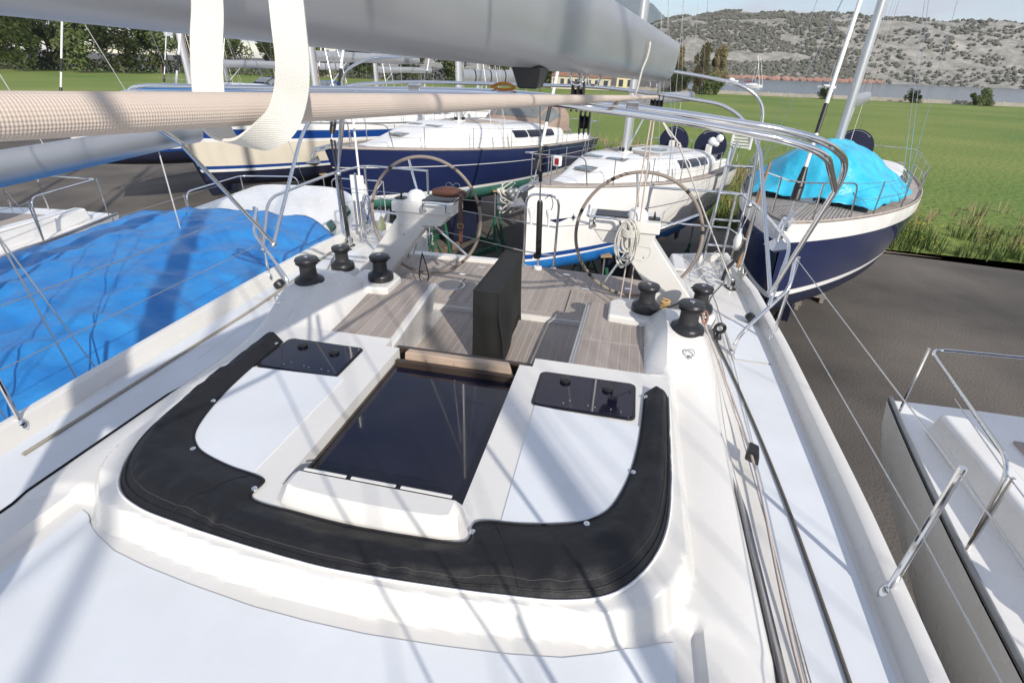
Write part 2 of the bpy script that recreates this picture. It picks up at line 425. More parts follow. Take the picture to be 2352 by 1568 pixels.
MB().hexa([(XC - 0.03, 4.2, 0.7), (XC + 0.03, 4.2, 0.7), (XC + 0.01, 4.55, 0.7), (XC - 0.01, 4.55, 0.7)],
          [(XC - 0.05, 4.0, 2.6), (XC + 0.05, 4.0, 2.6), (XC + 0.02, 4.7, 2.6), (XC - 0.02, 4.7, 2.6)]).build('rudder', NAVYB, Y0, 20)
# nonskid panels, a few millimetres proud of the gelcoat
def sheet(name, fn_lo, fn_hi, u0, u1, nu, nv, along='x', lift=0.004, m=NONSKID):
    G = []
    for i in range(nu + 1):
        u = lerp(u0, u1, i / nu); lo, hi = fn_lo(u), fn_hi(u); row = []
        for j in range(nv + 1):
            v = lerp(lo, hi, j / nv); x, y = (u, v) if along == 'x' else (v, u)
            row.append((x, y, zf(x, y) + lift))
        G.append(row)
    return MB().grid(G).build(name, m, Y0, 40)
def front_edge(x):
    a = abs(x - XC); return interp([0, 0.2, 0.45, 0.66, 0.82, 0.96, 1.05, 1.12, 1.17], [0.872, 0.876, 0.897, 0.922, 0.95, 1.0, 1.05, 1.10, 1.115], a)
sheet('nonskid_panel', lambda x: -0.9, front_edge, XC - 1.17, XC + 1.17, 60, 40)
ngon('nonskid_panel', [(0.50, 1.30), (0.489, 2.105), (1.02, 2.06), (1.02, 1.5), (0.9, 1.36), (0.7, 1.30)], 4.296, 0.008, NONSKID, Y0)
ngon('nonskid_panel', [(-0.545, 1.30), (-0.545, 2.09), (-1.09, 2.06), (-1.09, 1.5), (-0.96, 1.36), (-0.76, 1.30)], 4.296, 0.008, NONSKID, Y0)
sheet('side_deck_nonskid', lambda y: 1.60, lambda y: edgeR(y) - 0.03, -2.5, 3.35, 60, 8, 'y')
sheet('side_deck_nonskid', lambda y: 1.70, lambda y: edgeR(y) - 0.03, 3.38, 4.05, 10, 6, 'y')
sheet('side_deck_nonskid', lambda y: -1.66, lambda y: edgeL(y) + 0.03, -2.5, 3.35, 60, 8, 'y')
sheet('side_deck_nonskid', lambda y: -1.78, lambda y: edgeL(y) + 0.03, 3.38, 4.75, 14, 6, 'y')
# shallow moulding line beside the cockpit on each side deck
for s, e in ((1, edgeR), (-1, edgeL)):
    tubeobj('deck_seam', [(e(y) - s * (0.36 - 0.02 * y), y, zf(e(y) - s * 0.3, y) + 0.003) for y in (2.4, 2.9, 3.4, 3.9, 4.4, 4.9, 5.3)], 0.004, GEL, Y0, 6)

# ------------------------------------------------------------------ companionway
hatch = MB().prism([(-0.383, 1.30), (0.318, 1.30), (0.318, 2.375), (-0.383, 2.375)], 4.222, 4.236).build('companionway_hatch', ACRYL, Y0, 20, 0.004)
MB().box((-0.3915, 1.86, 4.226), (0.014, 1.12, 0.03)).build('slide_track', BROWN, Y0, 20, 0.004)
MB().box((0.3265, 1.86, 4.226), (0.014, 1.12, 0.03)).build('slide_track', BROWN, Y0, 20, 0.004)
MB().box((-0.03, 2.391, 4.250), (0.70, 0.030, 0.05)).build('hatch_frame', BROWN, Y0, 20, 0.004)
wb = MB().hexa([(-0.345, 2.408, 4.20), (0.315, 2.408, 4.20), (0.315, 2.47, 4.20), (-0.345, 2.47, 4.20)],
          [(-0.335, 2.412, 4.318), (0.295, 2.412, 4.318), (0.275, 2.462, 4.318), (-0.325, 2.462, 4.318)]).build('washboard', WOOD, Y0, 20, 0.006)
for x in (-0.2, -0.03, 0.14): MB().lathe([(0.004, 0), (0.004, 0.003)], 8, (x, 2.40, 4.288)).build('screw', STEELD, wb)
MB().box((-0.03, 2.60, 4.06), (0.88, 0.03, 0.36)).build('companionway_board', BROWN, Y0, 20, 0.004)
MB().box((-0.03, 1.9, 4.10), (0.74, 1.2, 0.2)).build('companionway_liner', BROWN, Y0, 20)
# sea hood in front of the sliding hatch
gx0, gx1 = -0.365, 0.375
prof = [(1.208, 4.298), (1.209, 4.318), (1.243, 4.374), (1.250, 4.379), (1.328, 4.376), (1.333, 4.371), (1.333, 4.30)]
rings = []
for t in range(0, 25):
    k = t / 24; x = lerp(gx0, gx1, k)
    e = min(k, 1 - k) * 24
    drop = 0.03 * max(0, 1 - e / 1.0)
    bow = 0.020 * (1 - (2 * k - 1) ** 2)
    xx = x + (0.02 if k < 0.5 else -0.02) * 0
    rings.append([(xx + (0.5 - k) * 0.09 * (z - 4.298) * 6 * (1 if e < 3 else 0.6), y - (bow if y < 1.3 else 0) + (0.02 * max(0, 1 - e / 1.5) if y < 1.3 else 0), 4.298 + (z - 4.298) * (1 - drop / 0.11)) for y, z in prof])
gar = MB().loft(rings).build('sea_hood', GEL, Y0, 22)
for x0, x1 in ((-0.30, -0.12), (-0.10, 0.085), (0.105, 0.31)):
    MB().box(((x0 + x1) / 2, 1.340, 4.378), (x1 - x0, 0.014, 0.005)).build('hood_lip', GEL, gar, 20, 0.003)
# deck hatches of smoked acrylic
for x0, x1, y0, y1 in ((0.478, 0.975, 2.115, 2.43), (-1.07, -0.60, 2.085, 2.405)):
    pane = ngon('deck_hatch', rounded(x0, y0, x1, y1, 0.03), 4.296, 0.012, ACRYL, Y0, 0.003)
    fr = MB(); P = rounded(x0 - 0.012, y0 - 0.012, x1 + 0.012, y1 + 0.012, 0.036)
    fr.prism(P, 4.294, 4.302).build('hatch_frame', BLACK, pane, 30)
    for kx in (0.27, 0.73):
        c = (lerp(x0, x1, kx), y1 - 0.085 + (0.012 if kx < .5 else -0.012), 4.308)
        MB().lathe([(0.024, 0), (0.029, 0.004), (0.029, 0.013), (0.022, 0.018), (0.002, 0.019)], 18, c).build('knob', BLACK, pane)
    for kx in (0.3, 0.36, 0.55, 0.62, 0.78, 0.88):
        MB().lathe([(0.004, 0), (0.004, 0.0015), (0.001, 0.002)], 8, (lerp(x0, x1, kx), y0 + 0.05 + 0.02 * math.sin(kx * 40), 4.3081)).build('screw', STEELD, pane)
# coachroof window let into the side
for s in (1, -1):
    for ya, yb in ((-2.2, -0.2), (0.0, 2.02)):
        G = []
        for i in range(31):
            y = lerp(ya, yb, i / 30); e = ss(yb, yb - 0.16, y) * ss(ya, ya + 0.16, y) if i not in (0, 30) else 0
            row = []
            for j in range(7):
                a = lerp(1.492 - 0.022 * e, 1.512 + 0.03 * e, j / 6); x = XC + s * a
                row.append((x + s * 0.012, y, zf(x, y) + 0.004))
            G.append(row)
        MB().grid(G).build('coachroof_window', ACRYL, Y0, 60)
# alloy track at the foot of the spray hood
OUT = [(1.15, 2.36), (1.14, 2.0), (1.13, 1.7), (1.10, 1.45), (1.03, 1.27), (0.92, 1.14), (0.76, 1.075), (0.55, 1.045), (0.42, 1.032), (0.2, 1.015), (-0.03, 1.005)]
INN = [(1.03, 2.36), (1.005, 1.98), (0.965, 1.72), (0.90, 1.52), (0.82, 1.43), (0.72, 1.385), (0.58, 1.35), (0.415, 1.318), (0.395, 1.215), (0.18, 1.192), (-0.03, 1.184)]
def full(L): return L + [(mir(x), y) for x, y in L[-2::-1]]
O_ = crom([(x, y, 0) for x, y in full(OUT)], 10); I_ = crom([(x, y, 0) for x, y in full(INN)], 10)
track = []
for i, p in enumerate(O_):
    d = (p - I_[i]).normalized(); track.append((p.x + d.x * 0.008, p.y + d.y * 0.008, zf(p.x + d.x * 0.008, p.y + d.y * 0.008) + 0.006))
tubeobj('hood_track', track, 0.006, WHITEP, Y0, 6)
# the stowed hood itself
hood = thing('stowed_sprayhood', 'black vinyl sprayhood folded flat in a U round the companionway hatch', 'sprayhood', (XC, 1.05, 4.3))
def hood_pt(i, w, lift=0.0):
    o, q = O_[i], I_[i]; p = o.lerp(q, w); n = len(O_) - 1
    side = abs(i / n - 0.5) * 2
    hh = 0.034 + 0.020 * side
    prof = (min(1, w / 0.26) ** 0.75) * (min(1, (1 - w) / 0.45) ** 0.8) if 0 < w < 1 else 0
    wr = noise.noise(Vector((p.x * 9, p.y * 9, w * 2.0))) * 0.012 + noise.noise(Vector((p.x * 26 + p.y * 10, p.y * 24, 3.1))) * 0.009 * (1 - w)
    fold = 0.012 * math.sin(52 * (p.x - 0.6 * p.y) + 9 * w + 4 * noise.noise(Vector((p.x * 5, p.y * 5, 1)))) * ss(0.5, 0.12, w) * ss(-0.2, 0.5, noise.noise(Vector((p.x * 3, p.y * 3, 9))))
    z = zf(o.x, o.y) * (1 - w) + zf(q.x, q.y) * w
    z = max(z, 4.298)
    return (p.x, p.y, z + hh * prof + (wr + fold) * prof + lift + 0.003)
NW = 18
G = [[hood_pt(i, w / NW) for w in range(NW + 1)] for i in range(len(O_))]
m_ = MB().grid(G)
m_.grid([[(p[0], p[1], 4.2985) for p in (r[0], r[-1])] for r in G], True)
for e in (0, -1):
    r = G[e]; m_.add(list(r) + [(p[0], p[1], 4.2985) for p in r], [(k, k + 1, NW + 2 + k, NW + 1 + k) for k in range(NW)])
hb = m_.build('cover', VINYL, hood, 60); hb.location = (-XC, -1.05, -4.3)
def hoodline(w, a, b, name, r, m):
    o = tubeobj(name, [hood_pt(i, w, 0.0015) for i in range(a, b)], r, m, hood, 5); o.location = (-XC, -1.05, -4.3)
hoodline(0.97, 1, len(O_) - 1, 'edge_binding', 0.0045, VINYL)
hoodline(0.06, 1, len(O_) - 1, 'hem_binding', 0.004, VINYL)
hoodline(0.15, 4, len(O_) - 4, 'stitching', 0.0012, mat('thread', (0.07, 0.065, 0.06), 0.8))
for i in (66, 134):
    o = tubeobj('panel_seam', [hood_pt(i, w / 20, 0.001) for w in range(1, 20)], 0.0016, VINYL, hood, 5); o.location = (-XC, -1.05, -4.3)
for i in (2, 20, 43, 74, 126, 157, 180, 198):
    p = hood_pt(i, 0.90, 0.0)
    o = MB().lathe([(0.012, -0.006), (0.012, 0.003), (0.009, 0.006), (0.003, 0.0075)], 16, p).build('snap_stud', STEEL, hood); o.location = (-XC, -1.05, -4.3)

# ------------------------------------------------------------------ cockpit
SOLE = 3.90; AFT = 3.95; BEN = 4.25
sole = MB().box((-0.02, 3.24, SOLE - 0.0282), (2.3, 1.36, 0.052)).build('cockpit_sole', CAULK, Y0, 20)
aft = MB().prism([(-1.40, 3.90), (1.36, 3.90), (1.36, 4.93), (0.9, 5.03), (0.0, 5.09), (-0.9, 5.09), (-1.40, 5.05)], AFT - 0.06, AFT - 0.0022).build('aft_sole', CAULK, Y0, 20)
MB().prism([(-1.40, 4.985), (-0.25, 5.035), (-0.25, 5.12), (-1.40, 5.10)], AFT - 0.05, AFT + 0.035).build('transom_sill', GEL, Y0, 20, 0.008)
MB().box((-0.02, 3.893, SOLE + 0.012), (2.1, 0.018, 0.06)).build('step_riser', GEL, Y0, 20, 0.004)
def planks(parent, x0, x1, y0, y1, z, w, m=TEAK, th=0.012, fy=None, gap=0.006, along='y'):
    n = max(1, round((x1 - x0) / w)) if along == 'y' else max(1, round((y1 - y0) / w))
    for i in range(n):
        if along == 'y':
            a, b = lerp(x0, x1, i / n) + gap / 2, lerp(x0, x1, (i + 1) / n) - gap / 2
            ya, yb = (fy((a + b) / 2) if fy else (y0, y1))
            zz = z + random.uniform(-0.0006, 0.0006)
            MB().hexa([(a, ya, zz - th), (b, ya, zz - th), (b, yb, zz - th), (a, yb, zz - th)], [(a, ya, zz), (b, ya, zz), (b, yb, zz), (a, yb, zz)]).build('plank', m, parent, 0)
        else:
            a, b = lerp(y0, y1, i / n) + gap / 2, lerp(y0, y1, (i + 1) / n) - gap / 2
            MB().hexa([(x0, a, z - th), (x1, a, z - th), (x1, b, z - th), (x0, b, z - th)], [(x0, a, z), (x1, a, z), (x1, b, z), (x0, b, z)]).build('plank', m, parent, 0)
planks(sole, -0.60, 0.62, 2.63, 3.882, SOLE, 0.055)
def stern_y(x): return interp([-1.4, -0.9, 0, 0.9, 1.36], [4.975, 5.0, 5.03, 4.97, 4.87], x)
planks(aft, -1.395, 1.355, 3.91, 3.975, AFT, 0.06, TEAK_X, along='x')
planks(aft, -1.395, 1.355, 3.981, 4.52, AFT, 0.0575)
planks(aft, -1.395, 1.355, 4.526, 4.578, AFT, 0.06, TEAK_X, along='x')
planks(aft, -1.395, 1.355, 4.584, 5, AFT, 0.0575, fy=lambda x: (4.584, stern_y(x)))
MB().prism([(-0.24, 5.036), (0.0, 5.036), (0.9, 4.976), (1.355, 4.876), (1.355, 4.93), (0.9, 5.03), (0.0, 5.09), (-0.24, 5.09)], AFT - 0.012, AFT).build('margin_plank', TEAK_X, aft, 0)
for x in (-0.62, 0.42):   # locker lid outlines in the aft sole
    MB().box((x, 4.28, AFT + 0.0012), (0.010, 0.50, 0.002)).build('lid_gap', CAULKD, aft, 0)
MB().lathe([(0.13, 0), (0.13, 0.002), (0.127, 0.003)], 32, (-0.70, 4.33, AFT + 0.001)).build('hatch_ring', STEELD, aft)
MB().lathe([(0.118, 0), (0.118, 0.004), (0.04, 0.0045)], 32, (-0.70, 4.33, AFT + 0.001)).build('round_hatch', mat('grey_hatch', (0.13, 0.13, 0.14), 0.5), aft)
for x, y in ((-0.68, 4.63), (0.55, 4.60), (-0.55, 4.88), (0.95, 4.72), (0.33, 4.93)):
    MB().prism(rounded(x - 0.035, y - 0.018, x + 0.035, y + 0.018, 0.015), AFT, AFT + 0.004).build('flush_latch', STEEL, aft, 30)
# benches
def bench(x_in0, x_in1, x_out, y0, y1, s, nm):
    b = MB().hexa([(x_in0 + s * 0.05, y0, SOLE - 0.02), (x_out, y0, SOLE - 0.02), (x_out, y1 - 0.0, SOLE - 0.02), (x_in1 + s * 0.06, y1 - 0.03, SOLE - 0.02)],
                  [(x_in0, y0, BEN - 0.008), (x_out, y0, BEN - 0.008), (x_out, y1, BEN - 0.008), (x_in1, y1, BEN - 0.008)]).build('bench', GEL, Y0, 20, 0.02, 3)
    n = 7; tin = 0.045 if s < 0 else 0.028
    for i in range(n):
        def X(k, y):
            xi = lerp(x_in0, x_in1, (y - y0) / (y1 - y0)) + s * tin
            return lerp(xi, x_out + s * 0.02, k)
        segs = [(y0, y1 - 0.02)]
        if s > 0: segs = [(y0, 2.985), (2.993, y1 - 0.02)]
        for ya, yb in segs:
            k0, k1 = i / n, (i + 1) / n
            if i >= n - 3 and yb > y1 - 0.1: yb = 3.28
            g = s * 0.0028
            p = [(X(k0, ya) + g, ya), (X(k1, ya) - g, ya), (X(k1, yb) - g, yb), (X(k0, yb) + g, yb)]
            MB().hexa([(x, y, BEN - 0.006) for x, y in p], [(x, y, BEN + 0.004) for x, y in p]).build('plank', TEAK, b, 0)
    ca = MB().hexa([(lerp(x_in0, x_in1, 0) + s * tin, y0, BEN - 0.01), (x_out, y0, BEN - 0.01), (x_out, y1 - 0.02, BEN - 0.01), (x_in1 + s * tin, y1 - 0.02, BEN - 0.01)],
              [(x_in0 + s * tin, y0, BEN + 0.0022), (x_out, y0, BEN + 0.0022), (x_out, y1 - 0.02, BEN + 0.0022), (x_in1 + s * tin, y1 - 0.02, BEN + 0.0022)]).build('caulking', CAULK, b, 0)
    return b
bL = bench(-0.49, -0.585, -1.06, 2.58, 3.66, -1, 'L')
bR = bench(0.60, 0.632, 1.06, 2.58, 3.63, 1, 'R')
MB().tube([(0.604, 2.6, BEN + 0.004), (0.632, 3.55, BEN + 0.004), (0.66, 3.615, BEN + 0.004)], 0.010, 8).build('bench_edge_trim', STEELD, bR)
MB().box((1.068, 3.12, BEN + 0.003), (0.012, 0.36, 0.006)).build('hinge_gap', CAULKD, bR, 0)
for y in (2.97, 3.30):
    MB().box((1.055, y, BEN + 0.008), (0.045, 0.055, 0.008)).build('hinge', STEEL, bR, 20, 0.002)
# inner faces of the coamings (bench to crest)
for xo, xi, xf, s in ((1.158, 1.05, 1.03, 1), (-1.208, -1.04, -0.925, -1)):
    G = []
    for i in range(31):
        y = lerp(2.575, 3.655, i / 30); zt = zf(xo + s * 0.005, y) + 0.001; row = []
        for j in range(9):
            t = j / 8; e = t ** 1.4
            row.append((lerp(lerp(xf, xi, i / 30), xo, e if t < 1 else 1), y, lerp(BEN - 0.01, zt, t ** 0.85)))
        row.append((xo + s * 0.02, y, zt - 0.012)); G.append(row)
    MB().grid(G).build('coaming_face', GEL, Y0, 50)
    # end of the coaming beside the helm
    MB().hexa([(xi + s * 0.0, 3.645, SOLE), (xo + s * 0.22, 3.645, SOLE), (xo + s * 0.22, 3.668, SOLE), (xi, 3.668, SOLE)],
              [(xi, 3.645, BEN), (xo + s * 0.22, 3.645, zf(xo + s * .1, 3.655) - 0.005), (xo + s * 0.22, 3.668, zf(xo + s * .1, 3.655) - 0.005), (xi, 3.668, BEN)]).build('coaming_end', GEL, Y0, 20, 0.004)
    # outboard wall of the helm area
    xw = 1.372 if s > 0 else -1.422
    MB().box((xw, 4.6, 3.985), (0.02, 1.92, 0.12)).build('helm_side', GEL, Y0, 20, 0.006)
    # winch plinth on the bench end
    cx = XC + s * 1.0
    MB().prism([(cx - 0.15 * s - s * 0.03, 3.30), (cx + s * 0.18, 3.26), (cx + s * 0.18, 3.64), (cx - s * 0.10, 3.64), (cx - s * 0.18, 3.56)][::s], BEN - 0.01, BEN + 0.055).build('winch_plinth', GEL, Y0, 20, 0.02, 3)
# stern quarters, closed behind
for s, e in ((1, edgeR), (-1, edgeL)):
    xi = 1.38 if s > 0 else -1.43
    x1 = e(5.58) + s * 0.09
    MB().hexa([(xi, 5.57, 2.9), (x1 - s * 0.1, 5.57, 2.9), (x1 - s * 0.1, 5.62, 2.9), (xi, 5.62, 2.9)],
              [(xi, 5.57, 4.06), (x1, 5.57, 4.14), (x1, 5.66, 4.12), (xi, 5.66, 4.05)]).build('quarter_end', GEL, Y0, 20, 0.015)
    MB().box((xi + s * 0.05, 5.33, 3.9), (0.12, 0.5, 0.36)).build('quarter_block', GEL, Y0, 20, 0.02)

# ------------------------------------------------------------------ winches
def winch(name, x, y, z, k, rz=0.0):
    w = bpy.data.objects.new(name, None); COL.objects.link(w); w.parent = Y0; w.location = (x, y, z); w.rotation_euler = (0, 0, rz); w.scale = (k, k, k)
    MB().lathe([(0.100, 0), (0.104, 0.006), (0.103, 0.038), (0.096, 0.054), (0.076, 0.066), (0.062, 0.078)], 32, (0, 0, 0)).build('base', WINCH, w, 40)
    MB().lathe([(0.062, 0.072), (0.058, 0.085), (0.056, 0.11), (0.056, 0.14), (0.060, 0.155), (0.064, 0.162)], 32, (0, 0, 0)).build('drum', WINCHD, w, 40)
    MB().lathe([(0.064, 0.1605), (0.076, 0.165), (0.078, 0.170), (0.070, 0.174), (0.070, 0.180), (0.079, 0.184), (0.081, 0.192), (0.074, 0.203), (0.045, 0.209), (0.012, 0.210)], 32, (0, 0, 0)).build('self_tailer', WINCH, w, 40)
    c = MB().lathe([(0.016, 0.2095), (0.016, 0.213), (0.008, 0.2135), (0.008, 0.211), (0.001, 0.211)], 12, (0, 0, 0)).build('socket', STEELD, w, 30)
    MB().hexa([(0.055, -0.016, 0.164), (0.098, -0.010, 0.164), (0.098, 0.010, 0.164), (0.055, 0.016, 0.164)], [(0.055, -0.016, 0.177), (0.09, -0.008, 0.177), (0.09, 0.008, 0.177), (0.055, 0.016, 0.177)]).build('feeder_arm', WINCH, w, 20, 0.002)
    return w
winch('winch', 1.045, 3.45, BEN + 0.055, 0.95, 2.4)
winch('winch', -0.975, 3.46, BEN + 0.055, 0.95, 0.8)
for x, y in ((1.48, 3.90), (-1.585, 3.95)):
    MB().lathe([(0.16, -0.06), (0.135, 0.06), (0.115, 0.085), (0.01, 0.087)], 28, (x, y, 4.07)).build('winch_plinth', GEL, Y0, 40)
winch('winch', 1.48, 3.90, 4.155, 1.0, 2.6)
winch('winch', -1.585, 3.95, 4.155, 1.0, 0.6)
winch('winch', 1.275, 2.985, 4.385, 1.0, 2.2)
winch('winch', -1.30, 3.02, 4.385, 1.0, 0.9)

# ------------------------------------------------------------------ helm consoles and wheels
def console(s):
    c = bpy.data.objects.new('steering_console', None); COL.objects.link(c); c.parent = Y0; c.location = (XC, 0, 0)
    def q(o, y, z): return (s * o, y, z)
    # leaning arm
    a0, a1 = Vector((1.44, 0, 3.98)), Vector((0.93, 0, 4.62)); d = (a1 - a0).normalized(); n = Vector((-d.z, 0, d.x)) * 0.125
    if n.z < 0: n = -n
    def sec(t, w, y0, y1):
        p = a0.lerp(a1, t); return [q((p - n * w).x, y0, (p - n * w).z), q((p + n * w).x, y0, (p + n * w).z), q((p + n * w).x, y1, (p + n * w).z), q((p - n * w).x, y1, (p - n * w).z)]
    MB().loft([sec(0, 1.0, 4.20, 4.44), sec(0.5, 0.98, 4.19, 4.40), sec(0.97, 1.0, 4.17, 4.36)]).build('arm', GEL, c, 20, 0.012, 3)
    MB().hexa([q(1.09, 4.172, 4.53), q(0.70, 4.172, 4.55), q(0.70, 4.40, 4.55), q(1.09, 4.40, 4.53)],
              [q(1.12, 4.165, 4.672), q(0.60, 4.165, 4.672), q(0.60, 4.43, 4.672), q(1.12, 4.43, 4.672)]).build('bracket', GEL, c, 20, 0.01, 2)
    MB().hexa([q(1.14, 4.15, 4.652), q(0.575, 4.15, 4.652), q(0.575, 4.45, 4.652), q(1.14, 4.45, 4.652)],
              [q(1.14, 4.16, 4.742), q(0.575, 4.16, 4.742), q(0.575, 4.44, 4.758), q(1.14, 4.44, 4.758)]).build('pod', GEL, c, 20, 0.012, 3)
    MB().lathe([(0.085, 0), (0.084, 0.02), (0.072, 0.05), (0.048, 0.072), (0.02, 0.082), (0.002, 0.084)], 24, q(0.955, 4.29, 4.745)).build('compass_dome', WHITEP, c, 60)
    MB().box(q(1.09, 4.27, 4.753), (0.09, 0.09, 0.01)).build('engine_panel', BLACK, c, 20, 0.002)
    MB().tube([q(1.09, 4.27, 4.755), q(1.085, 4.265, 4.81)], [0.012, 0.004], 8).build('lever', BLACK, c)
    MB().prism([(s * 0.62, 4.22), (s * 0.88, 4.22), (s * 0.88, 4.42), (s * 0.62, 4.42)][::int(s)], 4.75, 4.76).build('plotter_lid', BLACK, c, 20, 0.002)
    MB().tube(fillet([q(0.83, 4.16, 4.69), q(0.83, 4.09, 4.70), q(0.82, 4.09, 4.772), q(0.56, 4.09, 4.772), q(0.56, 4.25, 4.775), q(0.55, 4.46, 4.772)], 0.05), 0.011, 10).build('handle', STEEL, c)
    MB().tube(fillet([q(0.62, 4.16, 4.69), q(0.62, 4.09, 4.70), q(0.62, 4.09, 4.772)], 0.03), 0.011, 10).build('handle_leg', STEEL, c)
    for o in (0.83, 0.62): MB().lathe([(0.018, 0), (0.018, 0.008), (0.011, 0.014)], 14, q(o, 4.152, 4.69), (0, -1, 0)).build('handle_flange', STEEL, c)
    ring = [q(1.02 + 0.075 * math.cos(k * PI / 12), 4.175, 4.50 + 0.075 * math.sin(k * PI / 12)) for k in range(24)]
    MB().tube(ring, 0.0015, 5, True).build('inspection_plate', GEL, c)
    for k in range(3): MB().lathe([(0.005, 0), (0.005, 0.003)], 8, q(1.02 + 0.055 * math.cos(k * 2.1 + 1), 4.178, 4.50 + 0.055 * math.sin(k * 2.1 + 1)), (0, -1, 0)).build('screw', BLACK, c)
    return c
console(-1); console(1)
def wheel(s, x, rot):
    w = bpy.data.objects.new('steering_wheel', None); COL.objects.link(w); w.parent = Y0
    w.location = (x, 4.50, 4.53); w.rotation_euler = (math.radians(-4), 0, 0)
    Rr = 0.535
    n = 96; C_ = [(Rr * math.cos(2 * PI * k / n), 0, Rr * math.sin(2 * PI * k / n)) for k in range(n)]
    MB().tube(C_, 0.0145, 10, True).build('rim', RIML, w)
    for a in (0.35, 1.05, 2.2, 2.75, 3.6, 4.7, 5.4):
        P = [(Rr * math.cos(a + rot + k * 0.012), 0, Rr * math.sin(a + rot + k * 0.012)) for k in range(6)]
        MB().tube(P, 0.0152, 10).build('rim_wrap', BLACK if s > 0 else mat('rim_wrap_brown', (0.07, 0.05, 0.04), 0.6), w)
    for k in range(5):
        a = rot + 2 * PI * k / 5
        MB().tube([(0.05 * math.cos(a), -0.02, 0.05 * math.sin(a)), (Rr * math.cos(a), 0, Rr * math.sin(a))], 0.011, 8).build('spoke', STEEL, w)
    MB().lathe([(0.03, -0.10), (0.03, 0.0), (0.06, 0.005), (0.06, 0.03), (0.03, 0.05)], 20, (0, 0, 0), (0, 1, 0)).build('hub', STEEL, w)
    return w
wheel(-1, -0.995, math.radians(106)); wheel(1, 0.955, math.radians(98))
# ------------------------------------------------------------------ rig and rails of the yacht
mast = MB()
rings = []
for z in (4.15, 8, 14, 19.5):
    rings.append([(XC + 0.085 * math.cos(k * PI / 10), -0.98 + 0.15 * math.sin(k * PI / 10), z) for k in range(20)])
mast.loft(rings).build('mast', ALUW, Y0, 50)
for cx, cy, zt in ((1.66, 0.02, 9.2), (1.72, 0.16, 17.5), (1.60, -0.28, 9.0), (1.70, -0.12, 13.4)):
    for s in (1, -1):
        x = cx if s > 0 else mir(cx) - 0.06
        MB().tube([(x, cy, zf(x, cy)), (x, cy, zf(x, cy) + 0.02)], 0.02, 8).build('chainplate', STEEL, Y0)
        MB().tube([(x, cy, zf(x, cy)), (lerp(x, XC, .12), lerp(cy, -.98, .12), lerp(4.05, zt, .12))], 0.009, 8).build('turnbuckle', STEEL, Y0)
        MB().tube([(x, cy, zf(x, cy)), (XC + s * 0.08, -0.98, zt)], 0.005, 6).build('shroud', STEELD, Y0)
# backstay with hydraulic tensioner
MB().lathe([(0.045, 0), (0.045, 0.025), (0.03, 0.03)], 16, (0.015, 5.02, AFT)).build('backstay_base', WHITEP, Y0)
MB().tube([(0.015, 5.02, AFT + 0.02), (0.012, 5.03, 4.09)], 0.013, 8).build('backstay_toggle', STEEL, Y0)
MB().tube([(0.012, 5.03, 4.06), (0.012, 5.03, 4.10), (-0.005, 5.05, 4.62), (-0.005, 5.05, 4.645)], [0.020, 0.030, 0.030, 0.022], 14).build('backstay_tensioner', BLACK, Y0)
MB().tube([(-0.005, 5.05, 4.64), (-0.01, 5.03, 4.86)], 0.008, 8).build('tensioner_rod', STEEL, Y0)
MB().tube([(-0.01, 5.03, 4.83), (-0.012, 5.03, 4.93)], 0.017, 8).build('backstay_fork', BLACK, Y0)
MB().tube([(-0.01, 5.03, 4.9), (XC, -0.9, 19.3)], 0.005, 6).build('backstay', STEELD, Y0)
# centre gate of the stern rail
gate = MB()
gate.tube(fillet([(-0.145, 5.06, AFT), (-0.145, 5.06, 4.70), (0.185, 5.06, 4.70), (0.175, 5.06, AFT)], 0.11), 0.0125, 10)
gate.tube([(-0.145, 5.06, 4.41), (0.183, 5.06, 4.39)], 0.009, 8).tube([(-0.145, 5.06, 4.11), (0.178, 5.06, 4.09)], 0.009, 8)
gate.build('stern_gate', STEEL, Y0, 60)
for x in (-0.145, 0.175): MB().lathe([(0.032, 0), (0.032, 0.008), (0.016, 0.02)], 14, (x, 5.06, AFT)).build('gate_foot', STEEL, Y0)
for x in (-0.085, 0.095):
    MB().lathe([(0.012, -0.11), (0.014, -0.04), (0.034, 0.03), (0.036, 0.05), (0.03, 0.062), (0.01, 0.066)], 16, (x, 5.05, 4.50)).build('stern_light', WHITEP, Y0)
MB().tube(fillet([(0.04, 5.05, 4.66), (0.10, 5.04, 4.72), (0.13, 5.04, 4.62), (0.10, 5.05, 4.52)], .03), 0.004, 6).build('light_cable', BLACK, Y0)
MB().lathe([(0.03, 0), (0.035, 0.02), (0.03, 0.05)], 14, (0.0, 5.0, 4.07)).build('tensioner_pump', BLACK, Y0)
